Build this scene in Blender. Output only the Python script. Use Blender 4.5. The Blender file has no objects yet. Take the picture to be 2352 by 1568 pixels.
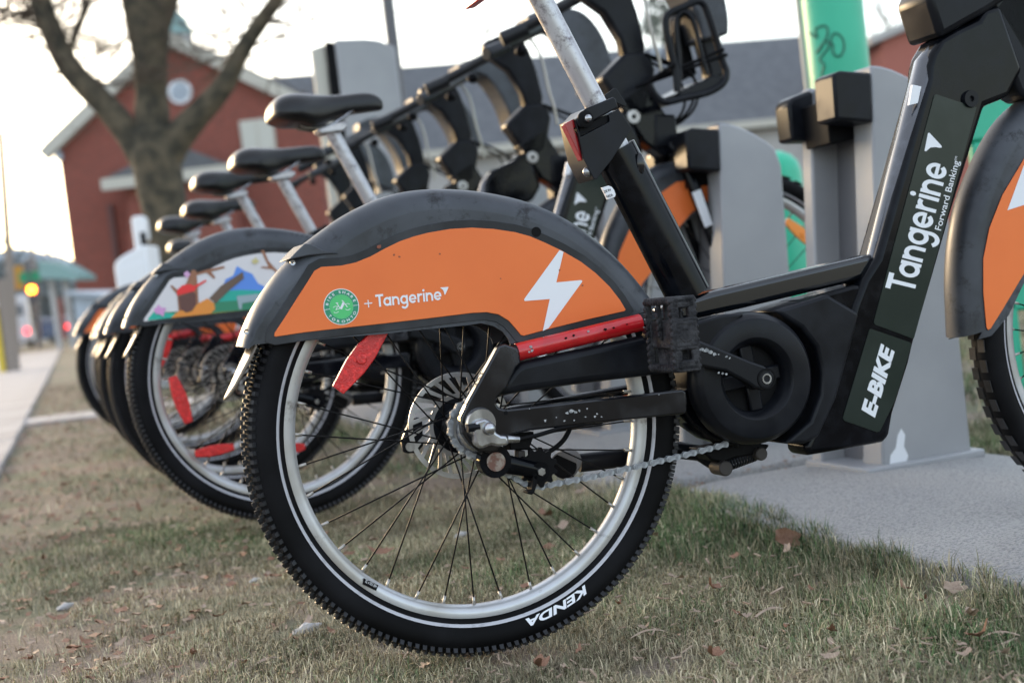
import bpy, math, random
import numpy as np
from mathutils import Vector, Matrix
random.seed(7); rng = np.random.default_rng(7)
R = math.radians
scene = bpy.context.scene
COL = scene.collection

# ------------------------------------------------------------------ camera
FPX, CXP, CYP = 3267.0, 1176.0, 784.0          # focal length and centre in photo units (2352 wide)
roll = R(6.73)
pitch = math.atan((784 - 645) * math.cos(roll) / FPX)
CAM = Vector((0, 0, 0.5))
R0 = Vector((1, 0, 0)); U0 = Vector((0, math.sin(pitch), math.cos(pitch))); DV = Vector((0, math.cos(pitch), -math.sin(pitch)))
RV = R0 * math.cos(roll) - U0 * math.sin(roll); UV = R0 * math.sin(roll) + U0 * math.cos(roll)
cam_data = bpy.data.cameras.new('camera'); cam = bpy.data.objects.new('camera', cam_data); COL.objects.link(cam)
m = Matrix((RV, UV, -DV)).transposed().to_4x4(); m.translation = CAM; cam.matrix_world = m
cam_data.sensor_width = 36; cam_data.lens = FPX / 2352 * 36
cam_data.clip_start = 0.05; cam_data.clip_end = 2000
cam_data.dof.use_dof = True; cam_data.dof.focus_distance = 1.93; cam_data.dof.aperture_fstop = 4.3
scene.camera = cam
# ------------------------------------------------------------------ sky, sun, exposure
SUN_EL, SUN_AZ = R(12), R(-38)                 # sun low, behind the street on the left of the view
world = bpy.data.worlds.new('World'); scene.world = world; world.use_nodes = True
nt = world.node_tree; bg = nt.nodes['Background']
sky = nt.nodes.new('ShaderNodeTexSky'); sky.sky_type = 'NISHITA'; sky.sun_disc = False
sky.sun_elevation = SUN_EL; sky.sun_rotation = SUN_AZ; sky.dust_density = 2.0; sky.air_density = 1.0; sky.ozone_density = 1.0
veil = nt.nodes.new('ShaderNodeMix'); veil.data_type = 'RGBA'; veil.inputs[0].default_value = 0.62     # thin bright cloud over the clear sky
veil.inputs[7].default_value = (1.90, 1.95, 2.06, 1)
nt.links.new(sky.outputs[0], veil.inputs[6]); nt.links.new(veil.outputs[2], bg.inputs[0]); bg.inputs[1].default_value = 0.15
sl = bpy.data.lights.new('sun', 'SUN'); sl.energy = 0.4; sl.angle = R(12); sl.color = (1.0, 0.72, 0.45)
so = bpy.data.objects.new('sun', sl); COL.objects.link(so)
sdir = Vector((math.sin(SUN_AZ) * math.cos(SUN_EL), math.cos(SUN_AZ) * math.cos(SUN_EL), math.sin(SUN_EL)))
so.rotation_euler = sdir.to_track_quat('Z', 'Y').to_euler()
scene.view_settings.view_transform = 'Standard'; scene.view_settings.look = 'None'
scene.view_settings.exposure = 2.33; scene.view_settings.gamma = 1; scene.view_settings.use_curve_mapping = False

# ------------------------------------------------------------------ projection helpers (pixel of the photo -> place)
def ray(px, py): return DV * FPX + RV * (px - CXP) - UV * (py - CYP)
def at_depth(px, py, z): return CAM + ray(px, py) / FPX * z
def at_ground(px, py, z=0.0):
    v = ray(px, py); return CAM + v * ((z - CAM.z) / v.z)
PHI = R(19.2)
BX = Vector((math.cos(PHI), math.sin(PHI), 0)); BY = Vector((-math.sin(PHI), math.cos(PHI), 0))
HUB = at_depth(1080, 981, 1.916); HZ = HUB.z
def plane_local(org, px, py, y):
    v = ray(px, py); q = org + BY * y - CAM; t = q.dot(BY) / v.dot(BY); w = CAM + v * t - org
    return (w.dot(BX), w.z)
O1 = Vector((HUB.x, HUB.y, 0))
h2 = at_depth(635, 862, 3.15); O2 = Vector((h2.x, h2.y, h2.z - HZ))
h3 = at_depth(532, 857, 3.82); O3 = Vector((h3.x, h3.y, h3.z - HZ))
def L(px, py, y=0.0): return plane_local(O1, px, py, y)
def L2(px, py, y=0.0): return plane_local(O2, px, py, y)
def L3(px, py, y=0.0): return plane_local(O3, px, py, y)
TS = 0.3335
def tl(c, r, pts): return [(784.2 * c + x * TS, 522.5 * r + y * TS) for x, y in pts]

# ------------------------------------------------------------------ materials
def new_mat(name):
    mt = bpy.data.materials.new(name); mt.use_nodes = True
    return mt, mt.node_tree, mt.node_tree.nodes['Principled BSDF']
def mat(name, col, rough=0.5, metal=0.0, noise=0.0, nscale=20.0, col2=None, bump=0.0, bscale=60.0, rvar=0.0, coat=0.0, spec=None, thresh=(0.4, 0.6), detail=5.0, wear=None, wscale=30.0, wth=(0.66, 0.70)):
    mt, t, p = new_mat(name); N = t.nodes; Lk = t.links
    p.inputs['Base Color'].default_value = (*col, 1); p.inputs['Roughness'].default_value = rough; p.inputs['Metallic'].default_value = metal
    if coat: p.inputs['Coat Weight'].default_value = coat; p.inputs['Coat Roughness'].default_value = 0.12
    if spec is not None: p.inputs['Specular IOR Level'].default_value = spec
    tc = N.new('ShaderNodeTexCoord'); out = None
    if col2 is not None:
        n = N.new('ShaderNodeTexNoise'); n.inputs['Scale'].default_value = nscale; n.inputs['Detail'].default_value = detail; Lk.new(tc.outputs['Object'], n.inputs['Vector'])
        rmp = N.new('ShaderNodeMapRange'); rmp.inputs[1].default_value = thresh[0]; rmp.inputs[2].default_value = thresh[1]; Lk.new(n.outputs[0], rmp.inputs[0])
        mx = N.new('ShaderNodeMix'); mx.data_type = 'RGBA'; mx.inputs[6].default_value = (*col, 1); mx.inputs[7].default_value = (*col2, 1); Lk.new(rmp.outputs[0], mx.inputs[0])
        out = mx.outputs[2]
        if rvar:
            rr = N.new('ShaderNodeMapRange'); rr.inputs[3].default_value = rough - rvar; rr.inputs[4].default_value = rough + rvar; Lk.new(rmp.outputs[0], rr.inputs[0]); Lk.new(rr.outputs[0], p.inputs['Roughness'])
    if wear is not None:
        n2 = N.new('ShaderNodeTexNoise'); n2.inputs['Scale'].default_value = wscale; n2.inputs['Detail'].default_value = 8; n2.inputs['Roughness'].default_value = 0.75; Lk.new(tc.outputs['Object'], n2.inputs['Vector'])
        r2 = N.new('ShaderNodeMapRange'); r2.inputs[1].default_value = wth[0]; r2.inputs[2].default_value = wth[1]; Lk.new(n2.outputs[0], r2.inputs[0])
        m2 = N.new('ShaderNodeMix'); m2.data_type = 'RGBA'; m2.inputs[7].default_value = (*wear, 1); Lk.new(r2.outputs[0], m2.inputs[0])
        if out: Lk.new(out, m2.inputs[6])
        else: m2.inputs[6].default_value = (*col, 1)
        out = m2.outputs[2]
    if out: Lk.new(out, p.inputs['Base Color'])
    if bump:
        n3 = N.new('ShaderNodeTexNoise'); n3.inputs['Scale'].default_value = bscale; n3.inputs['Detail'].default_value = 6; Lk.new(tc.outputs['Object'], n3.inputs['Vector'])
        b = N.new('ShaderNodeBump'); b.inputs['Strength'].default_value = min(1, bump); b.inputs['Distance'].default_value = 0.002 * max(1, bump); Lk.new(n3.outputs[0], b.inputs['Height']); Lk.new(b.outputs[0], p.inputs['Normal'])
    return mt
M = {}
M['fender'] = mat('fender_plastic', (.022, .025, .031), .46, col2=(.078, .086, .102), nscale=9, thresh=(.34, .72), rvar=.12, wear=(.013, .014, .017), wscale=26, wth=(.54, .66), spec=.36)
M['fender_dark'] = mat('fender_border_plastic', (.014, .015, .018), .42, col2=(.038, .041, .048), nscale=14, thresh=(.45, .7), wear=(.08, .085, .095), wscale=60, wth=(.66, .74), spec=.3)
M['paint'] = mat('glossy_black_paint', (.002, .0025, .004), .15, col2=(.006, .007, .010), nscale=30, thresh=(.45, .7), rvar=.06, coat=.04, spec=.14, wear=(.22, .23, .25), wscale=55, wth=(.735, .75))
M['stay'] = mat('chipped_black_paint', (.003, .0035, .006), .2, col2=(.014, .016, .022), nscale=18, thresh=(.5, .72), rvar=.1, coat=.22, spec=.4, wear=(.55, .56, .6), wscale=42, wth=(.70, .715))
M['satin'] = mat('satin_black_plastic', (.006, .0068, .0095), .36, col2=(.014, .0155, .020), nscale=16, thresh=(.42, .7), rvar=.07, wear=(.07, .07, .08), wscale=90, wth=(.71, .77), spec=.16)
M['black'] = mat('matt_black_plastic', (.003, .003, .004), .55, spec=.12)
M['crank'] = mat('crank_black_paint', (.008, .009, .012), .34, spec=.2, col2=(.006, .007, .010), nscale=25, wear=(.55, .56, .57), wscale=38, wth=(.70, .715))
M['pedal'] = mat('worn_pedal_rubber', (.014, .014, .017), .62, spec=.2, col2=(.055, .055, .06), nscale=55, thresh=(.42, .7), bump=1.5, bscale=190, rvar=.1)
M['rubber'] = mat('tyre_rubber', (.003, .003, .0035), .6, spec=.10, col2=(.010, .010, .012), nscale=9, thresh=(.4, .75), wear=(.10, .10, .10), wscale=150, wth=(.74, .78))
M['knob'] = mat('tread_rubber', (.014, .015, .019), .45, col2=(.006, .006, .008), nscale=60, thresh=(.4, .6), spec=.35)
M['stripe'] = mat('reflective_stripe', (.50, .50, .54), .45, col2=(.28, .28, .30), nscale=70, thresh=(.55, .8))
M['rim'] = mat('dusty_rim_paint', (.50, .51, .53), .33, metal=.45, col2=(.36, .345, .32), nscale=9, thresh=(.42, .68), wear=(.10, .085, .07), wscale=24, wth=(.60, .74))
M['spoke'] = mat('black_spoke', (.006, .006, .007), .45, spec=.15)
M['nipple'] = mat('spoke_nipple', (.42, .40, .37), .35, metal=.8)
M['steel'] = mat('brake_steel', (.55, .55, .56), .38, metal=.7, col2=(.36, .35, .34), nscale=30)
M['chrome'] = mat('cast_silver', (.45, .46, .48), .25, metal=.9, col2=(.25, .25, .26), nscale=40)
M['chain'] = mat('zinc_chain', (.40, .43, .46), .45, metal=.3, col2=(.24, .25, .27), nscale=120)
M['chain2'] = mat('dark_inner_chain_plate', (.16, .17, .185), .45, metal=.4)
M['tubegloss2'] = mat('highlight_gloss_black', (.012, .014, .022), .17, col2=(.05, .055, .075), nscale=60, thresh=(.5, .8), spec=.9, coat=.8)  # lighter bluish base: the downtube's sky highlight put into the colour
M['tubegloss'] = mat('tube_gloss_black', (.002, .003, .005), .16, spec=.5, coat=.4)
M['chipc'] = mat('bare_primer', (.42, .43, .44), .55, col2=(.20, .21, .22), nscale=300, thresh=(.4, .6))
M['boltdark'] = mat('dull_dark_steel', (.055, .05, .048), .5, metal=.4, spec=.2)
M['alu'] = mat('worn_aluminium', (.42, .41, .43), .36, metal=.55, col2=(.55, .56, .58), nscale=10, thresh=(.35, .65), wear=(.13, .11, .12), wscale=38, wth=(.50, .66), rvar=.08)
# stretch seat-post wear along its length
M['red'] = mat('red_reflector', (.52, .008, .010), .22, col2=(.75, .02, .02), nscale=160, thresh=(.5, .6), bump=.6, bscale=500, coat=.5)
M['redtape'] = mat('red_reflective_tape', (.62, .008, .016), .28, col2=(.36, .006, .010), nscale=20, thresh=(.4, .7), wear=(.12, .01, .01), wscale=60, wth=(.68, .76), coat=.4)
M['amber'] = mat('amber_reflector', (.90, .26, .01), .25, coat=.4)
M['orange'] = mat('orange_sticker', (.78, .180, .042), .40, col2=(.72, .155, .036), nscale=6, thresh=(.4, .7), wear=(.42, .10, .04), wscale=70, wth=(.665, .74), bump=.05, bscale=700, spec=.35)
M['white'] = mat('white_print', (.74, .76, .80), .42, wear=(.5, .5, .52), wscale=60, wth=(.7, .76))
M['label'] = mat('dark_green_label', (.012, .020, .016), .30, spec=.16, col2=(.022, .031, .027), nscale=11, thresh=(.4, .7), wear=(.10, .11, .11), wscale=60, wth=(.71, .74), coat=.2)
M['green_d'] = mat('badge_green', (.015, .24, .13), .4)
M['green_l'] = mat('badge_bright_green', (.07, .50, .16), .4)
M['seat'] = mat('saddle_vinyl', (.005, .005, .006), .30, spec=.4, bump=.2, bscale=250)
M['dock'] = mat('dock_grey_paint', (.255, .262, .28), .40, col2=(.33, .335, .35), nscale=3, thresh=(.35, .65), wear=(.5, .5, .52), wscale=8, wth=(.80, .83))
M['plate'] = mat('gritty_dock_plate', (.33, .327, .325), .8, col2=(.41, .395, .375), nscale=2.2, thresh=(.35, .7), wear=(.17, .17, .18), wscale=210, wth=(.47, .60), bump=2.5, bscale=210)
M['concrete'] = mat('pale_concrete', (.42, .40, .40), .9, col2=(.31, .29, .28), nscale=1.5, bump=.8, bscale=60, wear=(.22, .19, .16), wscale=6, wth=(.62, .75))
M['asphalt'] = mat('asphalt', (.14, .14, .15), .9)
M['greenpaint'] = mat('mint_green_paint', (.03, .40, .245), .4, col2=(.035, .45, .28), nscale=4)
M['brick'] = None
M['cream'] = mat('cream_trim', (.50, .48, .42), .6)
M['greywall'] = mat('pale_wall', (.46, .45, .44), .8, col2=(.40, .39, .38), nscale=1)
M['shingle'] = mat('grey_roof_shingles', (.125, .13, .14), .85, col2=(.10, .105, .115), nscale=2.5, bump=.5, bscale=30)
M['tealroof'] = mat('teal_copper', (.22, .36, .35), .6)
M['whitepaint'] = mat('white_paint', (.75, .77, .80), .45)
M['bark'] = mat('maple_bark', (.105, .085, .055), .9, col2=(.035, .032, .022), nscale=7, thresh=(.38, .62), bump=6, bscale=16)
M['twig'] = mat('twig_bark', (.10, .075, .055), .9)
M['lampgrey'] = mat('lamp_post_paint', (.10, .10, .11), .5)
M['wood'] = mat('weathered_pole_wood', (.26, .22, .19), .9)
M['yellow'] = mat('yellow_paint', (.65, .48, .05), .5)
M['glass'] = mat('window_glass', (.12, .15, .19), .12, spec=.7)
M['leaf'] = mat('dry_leaf', (.17, .072, .040), .7, col2=(.27, .15, .095), nscale=30)
M['leaf2'] = mat('pale_dry_leaf', (.40, .30, .23), .7, col2=(.26, .18, .13), nscale=30)
M['stone'] = mat('pale_stone', (.46, .45, .45), .85, col2=(.34, .33, .33), nscale=25, bump=2, bscale=80)
M['conifer'] = mat('evergreen_foliage', (.035, .055, .035), .9)
M['haze_blue'] = mat('distant_facade', (.42, .48, .54), .9, col2=(.34, .39, .46), nscale=.3)  # on the far street buildings this pale blue stands in for haze
def flat(name, c, r=.5): return mat(name, c, r)
def brick_mat():
    mt, t, p = new_mat('red_brick'); N = t.nodes; Lk = t.links
    tc = N.new('ShaderNodeTexCoord'); mp = N.new('ShaderNodeMapping'); mp.inputs['Rotation'].default_value = (R(90), 0, 0)
    b = N.new('ShaderNodeTexBrick'); b.inputs['Scale'].default_value = 4.0
    b.inputs['Color1'].default_value = (.27, .072, .050, 1); b.inputs['Color2'].default_value = (.19, .055, .040, 1); b.inputs['Mortar'].default_value = (.20, .11, .09, 1)
    b.inputs['Mortar Size'].default_value = .02
    Lk.new(tc.outputs['Object'], mp.inputs[0]); Lk.new(mp.outputs[0], b.inputs[0]); Lk.new(b.outputs[0], p.inputs['Base Color']); p.inputs['Roughness'].default_value = .9
    return mt
M['brick'] = brick_mat()
def lit(name, col, s):
    mt, t, p = new_mat(name); p.inputs['Base Color'].default_value = (*col, 1); p.inputs['Emission Color'].default_value = (*col, 1); p.inputs['Emission Strength'].default_value = s; return mt

# ------------------------------------------------------------------ mesh builder
def link(o, parent=None):
    COL.objects.link(o)
    if parent is not None: o.parent = parent
    return o
class MB:
    def __init__(s): s.v = []; s.f = []
    def add(s, vs, fs):
        k = len(s.v); s.v += [tuple(a) for a in vs]; s.f += [tuple(k + i for i in f) for f in fs]; return s
    def slab(s, pts, y0, y1):                      # outline in (x,z), thickness in y (y0 = near side)
        n = len(pts); area = sum(pts[i][0] * pts[(i + 1) % n][1] - pts[(i + 1) % n][0] * pts[i][1] for i in range(n))
        if area < 0: pts = pts[::-1]
        vs = [(x, y0, z) for x, z in pts] + [(x, y1, z) for x, z in pts]
        fs = [tuple(range(n)), tuple(range(2 * n - 1, n - 1, -1))] + [(i + n, (i + 1) % n + n, (i + 1) % n, i)[::1] for i in range(n)]
        return s.add(vs, fs)
    def flat(s, pts, y):
        n = len(pts); area = sum(pts[i][0] * pts[(i + 1) % n][1] - pts[(i + 1) % n][0] * pts[i][1] for i in range(n))
        if area < 0: pts = pts[::-1]
        return s.add([(x, y, z) for x, z in pts], [tuple(range(n))])
    def box(s, c, d, rot=None):
        c = Vector(c); vs = []
        for sx in (-1, 1):
            for sy in (-1, 1):
                for sz in (-1, 1):
                    q = Vector((sx * d[0] / 2, sy * d[1] / 2, sz * d[2] / 2))
                    if rot is not None: q = rot @ q
                    vs.append(c + q)
        return s.add(vs, [(0, 1, 3, 2), (4, 6, 7, 5), (0, 4, 5, 1), (2, 3, 7, 6), (0, 2, 6, 4), (1, 5, 7, 3)])
    def tube(s, pts, r, n=12, caps=True, flatx=None):
        pts = [Vector(p) for p in pts]; k = len(pts)
        if not hasattr(r, '__len__'): r = [r] * k
        up = None; rings = []
        for i in range(k):
            t = (pts[min(i + 1, k - 1)] - pts[max(i - 1, 0)]).normalized()
            if up is None:
                up = Vector((0, 1, 0)) if abs(t.y) < .9 else Vector((0, 0, 1))
            a = (up - t * up.dot(t)).normalized(); b = t.cross(a); up = a
            ra = r[i] if flatx is None else flatx * r[i]
            rings.append([pts[i] + a * (math.cos(2 * math.pi * j / n) * ra) + b * (math.sin(2 * math.pi * j / n) * r[i]) for j in range(n)])
        vs = [q for rg in rings for q in rg]; fs = []
        for i in range(k - 1):
            for j in range(n): fs.append((i * n + j, i * n + (j + 1) % n, (i + 1) * n + (j + 1) % n, (i + 1) * n + j))
        if caps: fs.append(tuple(range(n))[::-1]); fs.append(tuple((k - 1) * n + j for j in range(n)))
        return s.add(vs, fs)
    def cyl(s, p0, p1, r, n=20, r1=None): return s.tube([p0, p1], [r, r if r1 is None else r1], n)
    def lathe(s, prof, n=96, cx=0., cz=0., closed=True):   # profile of (radius, y) revolved about the y axis
        k = len(prof); vs = []; fs = []
        for i in range(n):
            a = 2 * math.pi * i / n
            for r, y in prof: vs.append((cx + r * math.cos(a), y, cz + r * math.sin(a)))
        kk = k if closed else k - 1
        for i in range(n):
            for j in range(kk):
                a, b = i * k + j, i * k + (j + 1) % k; c, d = ((i + 1) % n) * k + (j + 1) % k, ((i + 1) % n) * k + j
                fs.append((a, b, c, d))
        return s.add(vs, fs)
    def ball(s, c, r, n=10, sc=(1, 1, 1)):
        vs = []; fs = []; c = Vector(c)
        for i in range(n + 1):
            t = math.pi * i / n
            for j in range(2 * n):
                a = math.pi * j / n; vs.append(c + Vector((math.sin(t) * math.cos(a) * r * sc[0], math.sin(t) * math.sin(a) * r * sc[1], math.cos(t) * r * sc[2])))
        for i in range(n):
            for j in range(2 * n): fs.append((i * 2 * n + j, (i + 1) * 2 * n + j, (i + 1) * 2 * n + (j + 1) % (2 * n), i * 2 * n + (j + 1) % (2 * n)))
        return s.add(vs, fs)
    def build(s, name, material, parent=None, ang=38, bevel=0, seg=2, off=None, fixn=True):
        me = bpy.data.meshes.new(name); me.from_pydata([tuple(v) for v in s.v], [], s.f)
        if fixn:
            import bmesh
            bm = bmesh.new(); bm.from_mesh(me); bmesh.ops.recalc_face_normals(bm, faces=bm.faces); bm.to_mesh(me); bm.free()
        me.materials.append(material)
        me.shade_smooth(); me.set_sharp_from_angle(angle=R(ang))
        o = bpy.data.objects.new(name, me); link(o, parent)
        if bevel:
            b = o.modifiers.new('bevel', 'BEVEL'); b.width = bevel; b.segments = seg; b.limit_method = 'ANGLE'; b.angle_limit = R(35)
        if off is not None: o.location = off
        return o
def empty(name, loc=(0, 0, 0), rz=0, parent=None):
    o = bpy.data.objects.new(name, None); o.location = loc; o.rotation_euler = (0, 0, rz); o.empty_display_size = .1; return link(o, parent)
def tag(o, label=None, cat=None, group=None, kind=None):
    if label: o['label'] = label
    if cat: o['category'] = cat
    if group: o['group'] = group
    if kind: o['kind'] = kind
    return o
def catmull(pts, n=6, closed=False):
    P = [Vector(p) for p in pts]; out = []; k = len(P)
    rngi = range(k) if closed else range(k - 1)
    for i in rngi:
        p0 = P[(i - 1) % k] if (closed or i > 0) else P[0]; p1 = P[i]; p2 = P[(i + 1) % k]; p3 = P[(i + 2) % k] if (closed or i + 2 < k) else P[-1]
        for j in range(n):
            t = j / n
            out.append(.5 * ((2 * p1) + (p2 - p0) * t + (2 * p0 - 5 * p1 + 4 * p2 - p3) * t * t + (3 * p1 - p0 - 3 * p2 + p3) * t ** 3))
    if not closed: out.append(P[-1])
    return out
def LS(pts, y=0., f=L): return [f(px, py, y) for px, py in pts]
def c2(pts, n=4): return [(p.x, p.y) for p in catmull([Vector((a, b)) for a, b in pts], n)]
def circ(cx, cz, r, n=32, a0=0, a1=360): return [(cx + r * math.cos(R(a0 + (a1 - a0) * i / (n if a1 - a0 == 360 else n - 1))), cz + r * math.sin(R(a0 + (a1 - a0) * i / (n if a1 - a0 == 360 else n - 1)))) for i in range(n)]

# ------------------------------------------------------------------ lettering
def text_geo(s, bold=0.0):
    cu = bpy.data.curves.new('t', 'FONT'); cu.body = s; cu.size = 1; cu.offset = bold; cu.resolution_u = 4
    o = bpy.data.objects.new('t', cu); me = o.to_mesh()
    vs = [(v.co.x, v.co.y) for v in me.vertices]; fs = [tuple(p.vertices) for p in me.polygons]
    o.to_mesh_clear(); bpy.data.objects.remove(o); bpy.data.curves.remove(cu); return vs, fs
def put_text(mb, s, S, E, U, y, bold=0.0, shear=0.0, fn=None):
    vs, fs = text_geo(s, bold)
    x0 = min(v[0] for v in vs); x1 = max(v[0] for v in vs); h = .73 + bold
    u = ((E[0] - S[0]) / (x1 - x0), (E[1] - S[1]) / (x1 - x0)); w = ((U[0] - S[0]) / h, (U[1] - S[1]) / h)
    mb.add([(S[0] + u[0] * (a - x0 + shear * b) + w[0] * b, y, S[1] + u[1] * (a - x0 + shear * b) + w[1] * b) for a, b in vs], fs)
def strokes_word(word):
    W = .235; out = []; x = 0.0
    def line(x0, y0, x1, y1, w=W):
        d = math.hypot(x1 - x0, y1 - y0); nx, ny = -(y1 - y0) / d * w / 2, (x1 - x0) / d * w / 2
        return [[(x0 + nx, y0 + ny), (x0 - nx, y0 - ny), (x1 - nx, y1 - ny), (x1 + nx, y1 + ny)]]
    def arc(cx, cy, r, a0, a1, w=W):
        n = max(6, int(abs(a1 - a0) / 9)); q = []
        for i in range(n):
            b0, b1 = R(a0 + (a1 - a0) * i / n), R(a0 + (a1 - a0) * (i + 1) / n)
            q.append([(cx + (r + w / 2) * math.cos(b0), cy + (r + w / 2) * math.sin(b0)), (cx + (r - w / 2) * math.cos(b0), cy + (r - w / 2) * math.sin(b0)), (cx + (r - w / 2) * math.cos(b1), cy + (r - w / 2) * math.sin(b1)), (cx + (r + w / 2) * math.cos(b1), cy + (r + w / 2) * math.sin(b1))])
        return q
    for ch in word:
        g = []
        if ch == 'T': g = [line(0, 1.28, 1.02, 1.28, .25), line(.51, 0, .51, 1.20, .25)]; w = .86
        elif ch == 'a': g = [arc(.5, .5, .385, 0, 360), line(.885, 0, .885, 1.0)]; w = 1.0
        elif ch == 'n': g = [line(.117, 0, .117, 1.0), arc(.47, .52, .352, 0, 180), line(.822, 0, .822, .53)]; w = .94
        elif ch == 'g': g = [arc(.5, .5, .385, 0, 360), line(.885, -.05, .885, 1.0), arc(.5, -.04, .385, 0, -150)]; w = 1.0
        elif ch == 'e': g = [arc(.5, .5, .385, 0, 322), line(.13, .47, .99, .47, .17)]; w = 1.0
        elif ch == 'r': g = [line(.117, 0, .117, 1.0), arc(.47, .52, .352, 62, 180)]; w = .62
        elif ch == 'i': g = [line(.117, 0, .117, 1.0), [[(.117 + .15 * math.cos(R(30 * k)), 1.30 + .15 * math.sin(R(30 * k))) for k in range(12)]]]; w = .235
        for k, st in enumerate(g): out += [([(px + x, py) for px, py in q], k) for q in st]
        x += w + .13
    return out, x - .13, 1.405
def put_word(mb, word, S, E, U, y):
    q, wd, h = strokes_word(word)
    u = ((E[0] - S[0]) / wd, (E[1] - S[1]) / wd); w = ((U[0] - S[0]) / h, (U[1] - S[1]) / h)
    for pts, k in q:
        mb.flat([(S[0] + u[0] * a + w[0] * b, S[1] + u[1] * a + w[1] * b) for a, b in pts], y - .00012 * k)

# ================================================================== SETTING
G0 = MB()
# ground, one sheet with gentle relief near the camera
def ground_material():
    mt, t, p = new_mat('worn_lawn_soil'); N = t.nodes; Lk = t.links; tc = N.new('ShaderNodeTexCoord')
    def noise(s, d=6):
        n = N.new('ShaderNodeTexNoise'); n.inputs['Scale'].default_value = s; n.inputs['Detail'].default_value = d; n.inputs['Roughness'].default_value = .65; Lk.new(tc.outputs['Object'], n.inputs['Vector']); return n
    def mix(f, a, b, lo, hi):
        r_ = N.new('ShaderNodeMapRange'); r_.inputs[1].default_value = lo; r_.inputs[2].default_value = hi; Lk.new(f, r_.inputs[0])
        x = N.new('ShaderNodeMix'); x.data_type = 'RGBA'; Lk.new(r_.outputs[0], x.inputs[0])
        for k, c in ((6, a), (7, b)):
            if isinstance(c, tuple): x.inputs[k].default_value = (*c, 1)
            else: Lk.new(c, x.inputs[k])
        return x.outputs[2]
    a = mix(noise(260).outputs[0], (.13, .10, .078), (.30, .24, .185), .4, .6)
    b = mix(noise(120).outputs[0], (.085, .10, .055), (.22, .20, .13), .4, .6)
    c = mix(noise(2.3, 4).outputs[0], a, b, .46, .54)
    d = mix(noise(700).outputs[0], c, (.42, .34, .27), .66, .72)
    Lk.new(d, p.inputs['Base Color']); p.inputs['Roughness'].default_value = .95
    n = noise(150); bp = N.new('ShaderNodeBump'); bp.inputs['Strength'].default_value = .7; bp.inputs['Distance'].default_value = .01; Lk.new(n.outputs[0], bp.inputs['Height']); Lk.new(bp.outputs[0], p.inputs['Normal'])
    return mt
xs = sorted(set([-900, -400, -150, -60, -25] + [round(-12 + i * .25, 2) for i in range(90)] + [25, 60, 150, 400, 900])); ys = sorted(set([-300, -60, -10, -3] + [round(.5 + i * .25, 2) for i in range(80)] + [24, 30, 40, 60, 100, 200, 500, 1500]))
def gz(x, y):
    if y > 18 or abs(x) > 12: return 0.0
    return .006 * math.sin(x * 3.1 + y * 1.7) + .005 * math.sin(x * 5.3 - y * 4.1) - .004
gv = [(x, y, gz(x, y)) for y in ys for x in xs]; nx = len(xs)
gf = [(j * nx + i, j * nx + i + 1, (j + 1) * nx + i + 1, (j + 1) * nx + i) for j in range(len(ys) - 1) for i in range(nx - 1)]
g = MB().add(gv, gf).build('ground', ground_material(), ang=180); tag(g, kind='structure')
# sidewalk: built slab by slab, each one a piece with a joint
RD = Vector((-2.77, 9.01, 0)).normalized(); RN = Vector((-RD.y, RD.x, 0))     # along and across (to the left)
SW0 = Vector((-2.215, 6.194, 0))
sw = empty('sidewalk', (0, 0, 0)); tag(sw, kind='structure')
slab_me = None
for k in range(-4, 28):
    if slab_me is None:
        o = MB().box((0, 0, 0), (1.7, 1.485, .06)).build('paving_slab', M['concrete'], sw, bevel=.008); slab_me = o
    else:
        o = slab_me.copy(); link(o, sw)
    c = SW0 + RD * (k * 1.5) + RN * .87; o.location = (c.x, c.y, -.008 + .003 * math.sin(k * 7)); o.rotation_euler = (0, 0, math.atan2(RD.y, RD.x) - math.pi / 2)
def strip(name, a, b, w0, w1, z, material, th=.02):
    a, b = Vector(a), Vector(b); t = (b - a).normalized(); n = Vector((-t.y, t.x, 0))
    v = [a + n * w0, a + n * w1, b + n * w1, b + n * w0]
    vs = [(q.x, q.y, z) for q in v] + [(q.x, q.y, z - th) for q in v]
    o = MB().add(vs, [(3, 2, 1, 0), (4, 5, 6, 7), (0, 1, 5, 4), (1, 2, 6, 5), (2, 3, 7, 6), (3, 0, 4, 7)]).build(name, material); return tag(o, kind='structure')
strip('road', SW0 - RD * 12 , SW0 + RD * 400, 2.9, 13, .012, M['asphalt'], .05)
strip('kerb', SW0 - RD * 12 , SW0 + RD * 400, 2.72, 2.9, .06, M['concrete'], .12)
a = at_ground(150, 968); strip('crossing_path', a - Vector((1.2, -.1, 0)), a + Vector((1.9, .7, 0)), -.28, .28, .012, M['concrete'])

# dock plates
def loc_w(x, y, z=0): return O1 + BX * x + BY * y + Vector((0, 0, z))
def dock_plate(y0, y1, label):
    root = empty('dock_plate', loc_w(1.0, (y0 + y1) / 2), PHI); tag(root, label, 'dock plate', 'ground plates carrying the docks')
    hw, hl, rr = .345, (y1 - y0) / 2, .2
    pts = []
    for cx, cy, a0 in ((hw - rr, hl - rr, 0), (-hw + rr, hl - rr, 90), (-hw + rr, -hl + rr, 180), (hw - rr, -hl + rr, 270)):
        pts += [(cx + rr * math.cos(R(a0 + t)), cy + rr * math.sin(R(a0 + t))) for t in range(0, 91, 9)]
    mb = MB(); n = len(pts); vs = []; lay = [(1.0, -.02), (1.0, .012), (.985, .020), (.9, .026), (.6, .034), (.0, .038)]
    for sc, z in lay: vs += [(x * sc, y * (1 - (1 - sc) * hw / hl) , z) for x, y in pts]
    fs = [(i * n + j, i * n + (j + 1) % n, (i + 1) * n + (j + 1) % n, (i + 1) * n + j) for i in range(len(lay) - 1) for j in range(n)]
    mb.add(vs, fs).build('plate_top', M['plate'], root, fixn=True)
    return root
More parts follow.
